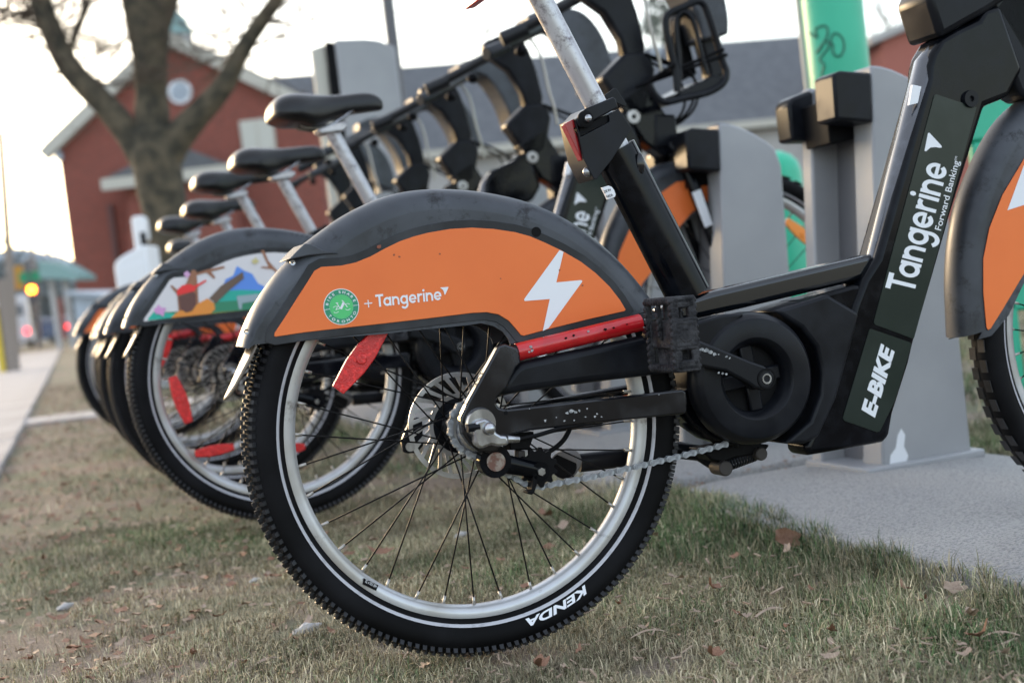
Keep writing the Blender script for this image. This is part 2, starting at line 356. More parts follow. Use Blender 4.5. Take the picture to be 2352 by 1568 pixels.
dock_plate(-1.2, .93, 'gritty grey dock plate under the empty dock, nearest the camera')
dock_plate(1.02, 3.1, 'second grey dock plate, under the docked bicycle with the illustrated fender')
dock_plate(3.2, 5.2, 'far dock plate mostly hidden under the back bicycles')

# ================================================================== DOCKS
DG = 'grey bicycle docks in a row'
def make_dock():
    root = empty('bike_dock', (0, 0, 0), PHI)
    # near leg: folded sheet body, its rear face narrows upwards
    def leg(y0, y1, x0b, x0t, x1b, x1t, zt0, zt1, nm):
        mb = MB(); s = []
        for t in [0, .15, .3, .45, .6, .75, .9, 1]:
            z = t * zt0; xa = x0b + (x0t - x0b) * t; xb = x1b + (x1t - x1b) * t
            s.append((xa, xb, z))
        out = [(x0b, .03), (x1b, .03), (x1b + (x1t - x1b) * .5, zt1 * .5), (x1t + .012, zt1 - .06), (x1t, zt1 - .018), (x1t - .02, zt1)]
        out += [(x0t + (x1t - .02 - x0t) * f, zt0 - (zt0 - zt1) * f ** 1.7) for f in (.8, .6, .4, .2)] + [(x0t, zt0)]
        mb.slab(out, y0, y1); return mb.build(nm, M['dock'], root, bevel=.006, seg=3)
    leg(0.0, .072, 1.045, 1.118, 1.262, 1.262, .845, .79, 'near_leg')
    leg(.165, .205, 1.005, 1.075, 1.10, 1.16, .83, .80, 'far_leg')
    MB().slab([(1.06, .02), (1.12, .02), (1.17, .74), (1.13, .74)], .07, .17).build('back_panel', M['lampgrey'], root)
    MB().slab([(1.05, .03), (1.07, .03), (1.25, .40), (1.25, .44)], .072, .09).build('brace', M['dock'], root)
    MB().slab([(1.0, .028), (1.28, .028), (1.28, .045), (1.0, .045)], -.02, .22).build('base_flange', M['dock'], root, bevel=.004)
    MB().slab([(1.022, .742), (1.108, .730), (1.116, .830), (1.045, .838), (1.026, .832)], -.004, .07).build('lock_block', M['satin'], root, bevel=.006)
    MB().slab([(1.020, .722), (1.125, .715), (1.13, .80), (1.09, .828), (1.030, .812), (1.020, .80)], .165, .225).build('lock_horn', M['satin'], root, bevel=.007)
    MB().slab([(1.05, .70), (1.15, .71), (1.16, .79), (1.05, .79)], .07, .165).build('latch_housing', M['black'], root, bevel=.004)
    return root
dock0 = make_dock()
sc_ = MB().flat([(1.062, .045), (1.075, .036), (1.10, .04), (1.108, .055), (1.100, .075), (1.106, .098), (1.098, .112), (1.088, .100), (1.080, .075), (1.066, .062)], -.0008)
def children(o): return list(o.children)
def copy_tree(o, parent=None, skip=()):
    c = o.copy(); COL.objects.link(c); c.parent = parent
    for ch in children(o):
        if ch.name.split('.')[0] in skip: continue
        copy_tree(ch, c, skip)
    return c
dl = ['empty grey dock standing between the black e-bike and the next bicycle', 'grey dock holding the bicycle with the front basket', 'grey dock third from the camera, behind the basket bicycle', 'grey dock fourth from the camera', 'grey dock fifth from the camera, near the far end of the row', 'last grey dock at the far end of the row']
docks = []
for k in range(6):
    d = dock0 if k == 0 else copy_tree(dock0)
    if k: d.name = 'bike_dock'
    yy = (.628, 1.20, 1.91, 2.61, 3.30, 4.01)[k]
    d.location = loc_w((0, -.045, -.04, -.04, -.04, -.03)[k], yy, (0, -.03, 0, 0, 0, 0)[k]); d.rotation_euler = (0, 0, PHI); tag(d, dl[k], 'bike dock', DG); docks.append(d)
sc_.build('chipped_paint', M['white'], docks[0], fixn=False)

# ================================================================== BICYCLE
BIKES = 'share bicycles parked in the row of docks'
def make_wheel(root, name, hx, knobs, side=-1):
    w = empty(name, (hx, 0, HZ), 0, root)
    prof = [(.2535, -.0120), (.2575, -.0150), (.264, -.0192), (.273, -.0242), (.282, -.0265), (.290, -.0248), (.2965, -.0190), (.3005, -.0100), (.3015, 0), (.3005, .0100), (.2965, .0190), (.290, .0248), (.282, .0265), (.273, .0242), (.264, .0192), (.2575, .0150), (.2535, .0120)]
    MB().lathe(prof, 128).build('tyre', M['rubber'], w, ang=60)
    mb = MB()
    if knobs:
        nk = 172
        for i in range(nk):
            a = 2 * math.pi * i / nk
            for (yy, rr, dx, dy, ph, hh) in ((-.0225, .2965, .0060, .0070, 0, .0065), (.0225, .2965, .0060, .0070, 0, .0065), (-.012, .3025, .0046, .0055, .5, .006), (.012, .3025, .0046, .0055, .5, .006), (0, .304, .005, .0055, 0, .0065)):
                b = a + ph * 2 * math.pi / nk; tilt = {-.0225: -38, .0225: 38, -.012: -14, .012: 14, 0: 0}[yy]
                # local axes: radial, tangential, y
                rad = Vector((math.cos(b), 0, math.sin(b))); tan = Vector((-math.sin(b), 0, math.cos(b))); ax = Vector((0, 1, 0))
                rad2 = (rad * math.cos(R(tilt)) + ax * math.sin(R(tilt))); ax2 = (ax * math.cos(R(tilt)) - rad * math.sin(R(tilt)))
                c = rad * rr + ax * yy; q = []
                for st in (-1, 1):
                    for sy in (-1, 1):
                        for sr in (-1, 1):
                            k_ = .82 if sr > 0 else 1.0
                            q.append(c + tan * (st * dx / 2 * k_) + ax2 * (sy * dy / 2 * k_) + rad2 * (sr * hh / 2))
                mb.add(q, [(0, 1, 3, 2), (4, 6, 7, 5), (0, 4, 5, 1), (2, 3, 7, 6), (0, 2, 6, 4), (1, 5, 7, 3)])
        tag(mb.build('tread_blocks', M['knob'], w, fixn=True), kind='stuff')
    else:
        nk = 60
        for i in range(nk):
            a = 2 * math.pi * i / nk
            for sgn in (-1, 1):
                c = Vector((math.cos(a + .02 * sgn), 0, math.sin(a + .02 * sgn))) * .3015 + Vector((0, sgn * .011, 0))
                rot = Matrix.Rotation(-a, 3, 'Y'); mb.box(c, (.0016, .015, .019), rot)
        tag(mb.build('tread_blocks', M['knob'], w), kind='stuff')
    for sgn in (-1, 1):
        MB().lathe([(.2612, sgn * .0172), (.2612, sgn * .0181), (.2652, sgn * .0206), (.2652, sgn * .0197)], 128).build('reflective_stripe', M['stripe'], w, ang=80)
    MB().lathe([(.2545, -.0138), (.2550, -.0105), (.2550, .0105), (.2545, .0138), (.249, .0142), (.2425, .0125), (.2385, .006), (.2378, 0), (.2385, -.006), (.2425, -.0125), (.249, -.0142)], 128).build('rim', M['rim'], w, ang=50)
    h = MB()
    h.lathe([(.010, -.045), (.028, -.044), (.0295, -.034), (.0285, -.031), (.017, -.027), (.017, .027), (.0285, .031), (.0295, .036), (.010, .038)], 40)
    h.build('hub', M['satin'], w)
    # 36 crossed spokes with nipples, one object each; mesh shared by each lacing type
    protos = {}
    for i in range(36):
        a = R(4 + 10 * i); typ = i % 4; s = -1 if typ in (0, 2) else 1; lead = 1 if typ in (0, 1) else -1
        if typ not in protos:
            p1 = Vector((.2385, s * .003, 0)); b = lead * R(68); p0 = Vector((.0275 * math.cos(b), s * .0325, .0275 * math.sin(b)))
            d = (p1 - p0).normalized()
            mb = MB().cyl(p0, p1, .00115, 6); o = mb.build('spoke', M['spoke'], w, fixn=False)
            k0 = len(mb.v); mb.cyl(p1 - d * .011, p1 + d * .002, .0021, 8)
            me = bpy.data.meshes.new('spoke'); me.from_pydata([tuple(v) for v in mb.v], [], mb.f); me.materials.append(M['spoke']); me.materials.append(M['nipple'])
            for p in me.polygons: p.material_index = 1 if min(p.vertices) >= k0 else 0; p.use_smooth = True
            o.data = me; protos[typ] = o
        else:
            o = protos[typ].copy(); link(o, w)
        o.rotation_euler = (0, -a, 0)
    return w
def reflector(w, material, ang, rad, tilt, ln=.085, wd=.024):
    c = Vector((rad * math.cos(R(ang)), -.022, rad * math.sin(R(ang)))); rot = Matrix.Rotation(-R(tilt), 3, 'Y')
    mb = MB(); pts = [(-ln / 2, -wd * .30), (-ln * .12, -wd / 2), (ln * .12, -wd / 2), (ln / 2, -wd * .30), (ln / 2, wd * .30), (ln * .12, wd / 2), (-ln * .12, wd / 2), (-ln / 2, wd * .30)]
    mb.slab(pts, -.004, .004); mb.cyl((0, -.0065, 0), (0, -.003, 0), .006, 16)
    mb.v = [tuple(c + rot @ Vector(v)) for v in mb.v]
    return mb.build('reflector', material, w, bevel=.001)

FW = .0365
crest_px = [(544, 795), (551, 770), (566, 731), (584, 697), (606, 663), (632, 628), (662, 596), (690, 566), (716, 545), (742, 526), (770, 506), (800, 488), (830, 473), (862, 459), (900, 447), (940, 439), (985, 435), (1030, 435), (1075, 438), (1120, 444), (1165, 453), (1205, 464), (1245, 479), (1285, 498), (1322, 520), (1358, 547), (1392, 576), (1424, 608), (1452, 640), (1476, 670), (1497, 699)]
skirt_px = [(1490, 714), (1440, 727), (1380, 742), (1300, 760), (1230, 776), (1171, 790), (1168, 779), (1155, 762), (1135, 749), (1105, 742), (1071, 747), (1020, 752), (950, 759), (880, 767), (800, 773), (730, 780), (650, 786), (584, 791)]
panel_px = [(630, 772), (631, 764), (653, 731), (684, 682), (708, 645), (722, 622), (738, 613), (784, 610), (818, 602.5), (851, 589), (884, 571), (918, 554.5), (951, 543), (984, 534.5), (1034, 526), (1084, 523), (1134, 526), (1184, 533.5), (1218, 543), (1251, 557), (1291, 576), (1334, 601), (1368, 627), (1400, 658), (1424, 689), (1437, 711), (1434, 714.5), (1351, 733), (1251, 758), (1203, 771), (1196, 769), (1184, 754), (1168, 736), (1145, 722), (1118, 717), (1085, 718.5), (984, 731), (884, 742.5), (784, 753.5), (700, 763), (634, 773)]
def grow(pts, d):
    n = len(pts); area = sum(pts[i][0] * pts[(i + 1) % n][1] - pts[(i + 1) % n][0] * pts[i][1] for i in range(n)); sg = 1 if area > 0 else -1
    out = []
    for i in range(n):
        a, b, c = Vector(pts[i - 1]), Vector(pts[i]), Vector(pts[(i + 1) % n]); t1 = (b - a).normalized(); t2 = (c - b).normalized()
        nrm = Vector((t1.y + t2.y, -t1.x - t2.x)) * sg
        if nrm.length < 1e-6: nrm = Vector((t1.y, -t1.x)) * sg
        nrm.normalize(); k = 1 / max(.6, nrm.dot(Vector((t1.y, -t1.x)) * sg)); out.append(tuple(b + nrm * d * k))
    return out
def shell(crest, centre, dins, skirt, w, name, parent):
    mb = MB(); k = len(crest); T = 8; rows = []
    for i, (x, z) in enumerate(crest):
        d = Vector(centre) - Vector((x, z)); d.normalize(); dd = dins[i] if hasattr(dins, '__len__') else dins; row = []
        for j in range(-T, T + 1):
            t = j / T * math.pi / 2; row.append((x + d.x * dd * (1 - math.cos(t)), w * math.sin(t), z + d.y * dd * (1 - math.cos(t))))
        rows.append(row)
    n = 2 * T + 1; mb.add([q for r_ in rows for q in r_], [(i * n + j, (i + 1) * n + j, (i + 1) * n + j + 1, i * n + j + 1) for i in range(k - 1) for j in range(n - 1)])
    for s in (-1, 1):
        side = [(rows[i][0 if s < 0 else -1][0], rows[i][0][2]) for i in range(k)] + skirt
        mb.slab(side, min(s * w, s * (w - .002)), max(s * w, s * (w - .002)))
    return mb.build(name, M['fender'], parent, ang=45, fixn=True)

def make_bike():
    root = empty('bicycle', O1, PHI)
    # ---------- rear wheel
    rw = make_wheel(root, 'rear_wheel', 0, True)
    rf = reflector(rw, M['red'], 0, 0, 0)
    cx, cz = L(828, 824, -.022); rf.location = (cx, 0, cz - HZ); rf.rotation_euler = (0, -R(46), 0); rf.scale = (1.18, 1, 1.2)
    r2 = rf.copy(); link(r2, rw); r2.location = (.08, 0, .165); r2.rotation_euler = (0, R(20), 0)
    r4 = rf.copy(); link(r4, rw); r4.location = (.13, 0, -.13); r4.rotation_euler = (0, R(60), 0); r4.location = (-.02, 0, .19); r4.rotation_euler = (0, R(8), 0)
    # slotted brake rotor
    mb = MB(); yr = .047
    mb.lathe([(.0735, yr), (.0735, yr + .0022), (.067, yr + .0022), (.067, yr)], 72)
    mb.lathe([(.044, yr), (.044, yr + .0022), (.038, yr + .0022), (.038, yr)], 72)
    for i in range(26):
        a = 2 * math.pi * i / 26; b = a + .30
        p0 = Vector((.042 * math.cos(a), .042 * math.sin(a))); p1 = Vector((.069 * math.cos(b), .069 * math.sin(b))); t = (p1 - p0).normalized(); nn = Vector((-t.y, t.x)) * .0021
        mb.slab([tuple(p0 - nn), tuple(p0 + nn), tuple(p1 + nn * 1.4), tuple(p1 - nn * 1.4)], yr + .0002, yr + .0020)
    mb.build('brake_rotor', M['steel'], rw, ang=30)
    MB().lathe([(.038, yr - .001), (.038, yr + .003), (.012, yr + .006), (.012, yr - .001)], 40).build('rotor_carrier', M['satin'], rw)
    # writing on tyre
    mb = MB(); yk = -.0272; word = 'KENDA'
    a_start = math.degrees(math.atan2(*(lambda q: (q[1] - HZ, q[0]))(L(1352, 1352, yk)))); a_end = math.degrees(math.atan2(*(lambda q: (q[1] - HZ, q[0]))(L(1210, 1425, yk))))
    vs, fs = text_geo('KENDA', .035); x0 = min(v[0] for v in vs); x1 = max(v[0] for v in vs)
    out = []
    for a, b in vs:
        t = (a - x0 + .28 * b) / (x1 - x0); an = R(a_start + (a_end - a_start) * t); rr = .2685 + b / .75 * .0100
        out.append((rr * math.cos(an), -.0268 + max(0, (.2780 - rr)) * .50, rr * math.sin(an)))
    mb.add(out, fs); mb.build('lettering', M['white'], rw, fixn=False)
    # rim sticker
    A = lambda px, py: (lambda q: (q[0], q[1] - HZ))(L(px, py, -.0155))
    MB().slab([A(836, 1327), A(869, 1343), A(864, 1356), A(833, 1341)], -.0155, -.0135).build('rim_sticker', M['black'], rw)
    mb = MB(); put_text(mb, 'HB 520 x 20', A(863, 1349), A(838, 1336), A(866, 1342), -.0159); mb.build('lettering', M['white'], rw, fixn=False)
    # ---------- front wheel
    fw = make_wheel(root, 'front_wheel', 1.125, False)
    q = L2(1838, 540, -.022); r3 = reflector(fw, M['amber'], 0, 0, 0); r3.location = (q[0] - 1.125, 0, q[1] - HZ); r3.rotation_euler = (0, R(38), 0)
    # ---------- rear fender
    crest = LS(crest_px, 0.); hubc = L(1080, 990)
    dins = [.010 + .020 * min(1, i / 8) for i in range(len(crest))]
    fnd = shell(c2(crest, 3), (hubc[0], hubc[1]), [dins[min(len(dins) - 1, int(i / 3))] for i in range(3 * (len(crest) - 1) + 1)], LS(skirt_px, -FW), FW, 'rear_fender', root)
    pp = LS(panel_px, -FW - .002)
    MB().slab(grow(pp, .0105), -FW - .0012, -FW + .0005).build('panel_border', M['fender_dark'], fnd, bevel=.0006)
    MB().slab(LS([(700, 559), (714, 561), (727, 567), (740, 574), (765, 578), (778, 582.5), (745, 584.5), (710, 587), (664, 595.5), (680, 578)], -FW), -FW - .0025, FW + .0025).build('fender_cap', M['fender'], fnd, bevel=.003)
    for px, py in ((672, 603.5), (565.5, 761.5)):
        x, z = L(px, py, -FW - .001); MB().lathe([(.0034, -FW - .0016), (.0034, -FW), (.0012, -FW), (.0012, -FW - .0012)], 20, x, z).build('rivet', M['chrome'], fnd)
    x, z = L(1231, 533, -FW); MB().cyl((x, -FW - .0016, z), (x, -FW, z), .0068, 24).build('cable_hole', M['black'], fnd)
    # mud flap: a tapering curved sheet
    fl = [L(578, 792), L(566, 822), L(552, 850), L(538, 880), L(524, 908), L(519, 918)]; ww = [.036, .035, .031, .025, .015, .005]
    mb = MB(); vs = []; n = 7
    for (x, z), w_ in zip(fl, ww):
        for j in range(n): t = -1 + 2 * j / (n - 1); vs.append((x - .004 * (1 - t * t), t * w_, z))
    mb.add(vs, [(i * n + j, i * n + j + 1, (i + 1) * n + j + 1, (i + 1) * n + j) for i in range(5) for j in range(n - 1)])
    o = mb.build('mud_flap', mat('dusty_flap', (.16, .13, .10), .35, col2=(.10, .085, .07), nscale=30), root, ang=80); so_ = o.modifiers.new('thick', 'SOLIDIFY'); so_.thickness = .0018
    # orange panel with prints
    pn = MB().slab(pp, -FW - .0026, -FW - .0011).build('orange_panel', M['orange'], root, bevel=.0005)
    yp = -FW - .0030
    MB().flat(LS(tl(1, 1, [(1503, 155), (1530, 168), (1480, 378), (1645, 362), (1656, 364), (1659, 372), (1427, 692), (1387, 712), (1435, 492), (1264, 506), (1258, 500), (1259, 492)]), yp), yp).build('lightning_bolt', M['white'], pn, fixn=False)
    mb = MB(); P = lambda x, y: L(*tl(1, 1, [(x, y)])[0], yp)
    put_word(mb, 'Tangerine', P(240, 548), P(691, 497), P(232, 463), yp)
    mb.flat([P(681, 413), P(736, 409), P(737, 414), P(715, 462), P(710, 461), P(704, 438), P(697, 425), P(684, 418)], yp)
    mb.flat([P(157, 521), P(212, 516), P(212.5, 523), P(157.5, 528)], yp); mb.flat([P(180, 499), P(186, 498), P(192, 549), P(185, 550)], yp - .0001)
    mb.build('lettering', M['white'], pn, fixn=False)
    bx, bz = L(784, 704.3, yp); br = .0231
    def ring(r0, r1, y): 
        m_ = MB(); n_ = 64
        m_.add([(bx + r * math.cos(2 * math.pi * i / n_), y, bz + r * math.sin(2 * math.pi * i / n_)) for i in range(n_) for r in (r0, r1)], [(2 * i, 2 * i + 1, (2 * i + 3) % (2 * n_), (2 * i + 2) % (2 * n_)) for i in range(n_)]); return m_
    bd = MB().slab(circ(bx, bz, br, 64), yp, yp + .0004).build('round_badge', M['white'], pn)
    ring(br * .67, br * .96, yp - .0002).build('badge_ring', M['green_d'], bd)
    MB().flat(circ(bx, bz, br * .665, 48), yp - .0002).build('badge_centre', M['green_l'], bd)
    mb = MB(); yb = yp - .0004
    for a in (-1, 179 + 5):
        c, s_ = math.cos(R(a)), math.sin(R(a)); mb.flat([(bx + br * (f * c - g_ * s_), bz + br * (f * s_ + g_ * c)) for f, g_ in ((.66, -.012), (.97, -.012), (.97, .012), (.66, .012))], yb)
    def letter(ch, ang, top_out):
        v_, f_ = text_geo(ch, .02); xa = min(q[0] for q in v_); xb = max(q[0] for q in v_); h = br * .15; a = R(ang - 7); k = 1 if top_out else -1
        er = Vector((math.cos(a), math.sin(a))); et = Vector((math.sin(a), -math.cos(a)))
        c = Vector((bx, bz)) + er * br * (.815 - k * .075)
        mb.add([(lambda q: (q.x, yb, q.y))(c + et * k * ((p - (xa + xb) / 2) / .73 * h * 1.25) + er * k * (q_ / .73 * h)) for p, q_ in v_], f_)
    for ch, a in zip('BIKESHARE', (170, 155, 140, 124, 97, 80, 61, 43, 25)): letter(ch, a, True)
    for ch, a in zip('TORONTO', (219, 238, 258, 278, 298, 317, 335)): letter(ch, a, False)
    def stk(p, q, w_=.022):
        w_ *= 1.5
        p, q = Vector(p), Vector(q); t = (q - p).normalized(); n_ = Vector((-t.y, t.x)) * w_; f = lambda v: (bx + (v.x - 668) / 530 * br, bz - (v.y - 757) / 530 * br)
        n_ *= 530 * .5; mb.flat([f(p - n_), f(q - n_), f(q + n_), f(p + n_)], yb - .0001)
    for a_, b_, w_ in (((515, 635), (585, 635), .03), ((550, 640), (620, 800), .03), ((485, 825), (610, 805), .02), ((490, 825), (565, 730), .02), ((640, 820), (755, 640), .09), ((745, 620), (845, 790), .03), ((705, 575), (745, 615), .03)): stk(a_, b_, w_)
    for cx_, cy_ in ((495, 820), (850, 780)):
        for a0 in (40, 220): 
            pr = None
            for t in range(a0, a0 + 101, 20):
                q_ = (cx_ + 95 * math.cos(R(t)), cy_ - 95 * math.sin(R(t)))
                if pr: stk(pr, q_, .018)
                pr = q_
    mb.build('lettering', M['white'], bd, fixn=False)
    # ---------- frame
    dt = [(2132, 182), (2134, 150), (2142, 122), (2162, 88), (2200, 66), (2248, 44), (2262, 20), (2300, 10), (2352, 160), (2320, 222), (2264, 244), (2184, 500), (2178, 522), (2140, 655), (2101, 789), (2091, 833), (2054, 950), (2045, 1003), (2031, 1016), (1950, 1031), (1862, 1046), (1850, 1040), (1851, 1022), (1868, 985), (1900, 905), (1935, 800), (1962, 700), (1985, 640), (2016, 592)]
    f = MB().slab(LS(dt, -.036), -.036, .022).build('downtube', M['paint'], root, bevel=.009, seg=4)
    # label plates
    yl = -.0372
    la = MB().slab(LS([(2150, 217), (2243, 247), (2180, 482), (2100, 775), (2096, 777), (2010, 745), (2007, 740), (2060, 540), (2146, 220)], yl), yl, yl + .0016).build('tube_label', M['label'], f)
    lb = MB().slab(LS([(2001, 755), (2090, 786), (2094, 791), (2056, 920), (2021, 990), (2015, 992), (1940, 966), (1936, 960), (1960, 880), (1997, 757)], yl), yl, yl + .0016).build('tube_label', M['label'], f)
    yt = yl - .0004; mb = MB(); P = lambda x, y, c=2, r=0: L(*tl(c, r, [(x, y)])[0], yt)
    put_word(mb, 'Tangerine', L(2098.5, 676, yt), L(2178, 382, yt), L(2033, 660, yt), yt)
    mb.flat([P(1688, 918), P(1697, 914), P(1783, 1006), P(1783, 1016), P(1770, 1019), P(1740, 1014), P(1705, 1017), P(1675, 1043), P(1664, 1040)], yt)
    mb.build('lettering', M['white'], f, fixn=False)
    mb = MB(); put_text(mb, 'Forward Banking', L(2161, 530, yt), L(2203.5, 371, yt), L(2146, 526, yt), yt, .005)
    put_text(mb, 'TM', L(2197, 369, yt), L(2199, 360, yt), L(2192, 368, yt), yt); mb.build('lettering', M['white'], f, fixn=False)
    mb = MB(); put_text(mb, 'E-BIKE', L(2007.8, 958, yt), L(2053, 806, yt), L(1976.5, 939, yt), yt, .05); mb.build('lettering', M['white'], f, fixn=False)
    # pale worn sticker
    MB().slab(LS([(2092, 196), (2112, 200), (2104, 238), (2084, 243)], -.030), -.0345, -.030).build('worn_sticker', M['white'], f)
    x, z = L(2228, 228, -.037); MB().lathe([(.0001, -.0375), (.004, -.0375), (.0045, -.0415), (.0125, -.0415), (.0135, -.036), (.0001, -.036)], 28, x, z).build('bolt', M['satin'], f)
    # front-left rounded highlight tube along the downtube
    a_ = L(2134, 150, -.012); b_ = L(2006, 660, -.012); dd_ = (Vector(a_) - Vector(b_)).normalized(); a2_ = Vector(a_) + dd_ * .028
    MB().tube([(b_[0], -.012, b_[1]), (a_[0], -.012, a_[1]), (a2_.x + .006, -.010, a2_.y)], [.0225, .0225, .012], 32).build('tube_edge', M['tubegloss2'], f)
    # mid tube
    MB().slab(LS([(1520, 703), (1584, 685), (1636, 669), (2038, 575), (2036, 622), (1968, 646), (1700, 710), (1591, 734), (1530, 748)], -.022), -.022, .022).build('mid_tube', M['tubegloss'], root, bevel=.0085, seg=4)
    # lower link below mid tube and tapering gusset
    MB().slab(LS([(1640, 703), (1845, 662), (1850, 672), (1700, 707), (1640, 722)], -.02), -.02, .02).build('cable_guide', M['black'], root, bevel=.002)
    MB().slab(LS([(1830, 690), (1960, 655), (2012, 650), (2006, 700), (1960, 840), (1905, 930), (1860, 1000), (1800, 1010), (1790, 760)], -.03), -.030, .030).build('frame_web', M['paint'], root, bevel=.006)
    # weld bead
    mb = MB(); a_ = L(2005, 682, -.033); b_ = L(1935, 915, -.033)
    for i in range(46):
        t = i / 45; mb.ball((a_[0] + (b_[0] - a_[0]) * t, -.0345, a_[1] + (b_[1] - a_[1]) * t), .0024, 4, (1, .6, .8))
    mb.build('weld_bead', M['satin'], f)
    # seat tube
    a_ = L(1390, 300, 0); b_ = L(1586, 700, 0)
    mb = MB(); c0 = L(1411, 345); c1 = L(1583, 680)
    mb.tube([(c0[0], 0, c0[1]), (c1[0], 0, c1[1])], [.0325, .0335], 32, flatx=.72); mb.build('seat_tube', M['paint'], root)
    CR = lambda pts, y: [L(1263.3 + x * .1831, 172.3 + y_ * .1831, y) for x, y_ in pts]
    sy = -.029
    slv = MB().slab(CR([(310, 545), (345, 640), (385, 780), (745, 590), (750, 560), (735, 500), (860, 425), (1018, 655), (1010, 700), (780, 1060), (590, 1305), (560, 1312), (545, 1290), (425, 1060)], sy), sy, .029).build('seat_clamp', M['satin'], root, bevel=.013, seg=5)
    MB().slab(CR([(318, 560), (440, 425), (600, 360), (790, 278), (820, 300), (852, 412), (600, 545), (390, 668), (350, 640)], sy), sy - .002, .027).build('clamp_band', M['satin'], slv, bevel=.003)
    MB().slab(CR([(385, 660), (740, 490), (735, 590), (380, 770)], sy), sy + .004, .02).build('clamp_recess', M['black'], slv)
    MB().slab(CR([(198, 610), (310, 548), (330, 590), (352, 632), (318, 665), (470, 1005), (462, 1040), (430, 1068), (418, 1062)], sy), sy + .006, sy + .020).build('tail_light', mat('dark_red_lens', (.26, .006, .010), .25, coat=.4, spec=.3), slv, bevel=.002)
    MB().slab(CR([(676, 258), (800, 170), (828, 178), (958, 372), (945, 408), (905, 388), (700, 300)], .03), .028, .0305).build('clamp_lever', M['satin'], slv, bevel=.0008)
    x, z = CR([(440, 555)], sy)[0]; MB().lathe([(.0001, sy - .0035), (.0075, sy - .0035), (.0115, sy - .0025), (.0115, sy), (.0001, sy)], 28, x, z).build('bolt_washer', M['black'], slv)
    x, z = CR([(458, 553)], sy)[0]; MB().ball((x, sy - .006, z), .0056, 8, (1, 1.1, 1)).build('clamp_bolt', M['chrome'], slv)
    x, z = CR([(500, 1208)], sy)[0]; MB().ball((x, sy + .008, z), .0072, 8, (1, .8, 1)).build('rivet', M['chrome'], slv)
    q_ = L(1470, 376, -.02); MB().ball((q_[0], -.021, q_[1]), .009, 8, (.7, .5, 1.7)).build('weld_lump', M['stay'], root)
    # sticker MADE IN CANADA wraps the tube; only its right end faces this way
    ys_ = -.0262
    st = MB().slab(CR([(655, 1412), (735, 1388), (775, 1402), (805, 1440), (826, 1500), (815, 1530), (728, 1562), (700, 1500)], ys_), ys_, ys_ + .006).build('white_sticker', M['white'], root, bevel=.0005)
    mb = MB(); CP = lambda x, y_: CR([(x, y_)], ys_ - .0004)[0]
    put_text(mb, 'DE IN', CP(684, 1482), CP(765, 1450), CP(672, 1452), ys_ - .0004, .02); put_text(mb, 'NADA', CP(712, 1542), CP(792, 1516), CP(700, 1510), ys_ - .0004, .02)
    mb.build('lettering', M['black'], st, fixn=False)
    # ---------- stays and dropout
    a_ = L(1160, 815, -.062); b_ = L(1470, 740.5, -.062); c_ = L(1560, 722, -.05)
    mb = MB().tube([(a_[0], -.062, a_[1]), (b_[0], -.062, b_[1]), (c_[0], -.045, c_[1])], .0112, 20); mb.build('seat_stay', M['paint'], root)
    a2 = L(1186, 809, -.062)
    MB().tube([(a2[0], -.062, a2[1]), (b_[0], -.062, b_[1])], .0119, 24).build('red_tape', M['redtape'], root)
    MB().slab(LS([(1146, 794), (1161, 790), (1190, 800), (1197, 832), (1186, 843), (1165, 890), (1150, 906), (1141, 916), (1140, 926), (1147, 936), (1161, 940), (1215, 934), (1400, 913), (1569, 894), (1577, 900), (1578, 944), (1572, 951), (1400, 968), (1215, 989), (1172, 1000), (1150, 1030), (1128, 1040), (1100, 1038), (1078, 1018), (1063, 996), (1058, 960), (1075, 923), (1101, 876)], -.078), -.078, -.062).build('chainstay', M['stay'], root, bevel=.0035, seg=3)
    MB().slab(LS([(1146, 911), (1163, 868), (1183, 842), (1201, 831), (1480, 771), (1600, 748), (1612, 850), (1500, 862), (1350, 880), (1201, 900)], -.070), -.070, -.040).build('swing_arm', M['satin'], root, bevel=.010, seg=4)
    for px, py, rr in ((1068, 969, .0035), (1162, 948, .0028)):
        x, z = L(px, py, -.078); MB().cyl((x, -.0785, z), (x, -.076, z), rr, 16).build('bolt_hole', M['black'], root)
    # chipped paint and scuffs, thin flakes on the surfaces
    r9 = random.Random(5)
    def flakes(name, spots, y, mt, parent, sz):
        m_ = MB()
        for px, py, k in spots:
            x, z = L(px, py, y); n_ = r9.randint(6, 9); a0 = r9.random() * 6
            m_.flat([(x + sz * k * (1 + r9.uniform(-.45, .45)) * 1.3 * math.cos(a0 + 2 * math.pi * i / n_), z + sz * k * (1 + r9.uniform(-.45, .45)) * math.sin(a0 + 2 * math.pi * i / n_)) for i in range(n_)], y - .0001 * len(m_.f) / 3)
        m_.build(name, mt, parent, fixn=False)
    flakes('paint_chip', [(1252, 965, .8), (1278, 958, .5), (1296, 966, .6), (1303, 948, 1.1), (1312, 944, 1.3), (1322, 946, 1.0), (1331, 943, .8), (1348, 938, .5), (1345, 957, .5), (1366, 956, .7), (1371, 950, .5), (1381, 957, .5), (1318, 965, .6), (1216, 938, .4), (1513, 906, .5)], -.0784, M['chipc'], root, .0019)
    flakes('paint_chip', [(1219, 796, 1.1), (1222, 805, .9), (1216, 808, .7), (1351, 761, .7), (1248, 774, .4), (1482, 733, 1.0), (1484, 742, .8), (1479, 751, .6)], -.0742, M['chipc'], root, .0018)
    flakes('scuff', [(1300, 776, 1.2), (1318, 770, 1.0), (1390, 756, 1.4), (1410, 752, 1.0), (1440, 744, .9), (1222, 801, .6)], -.0744, M['black'], root, .0014)
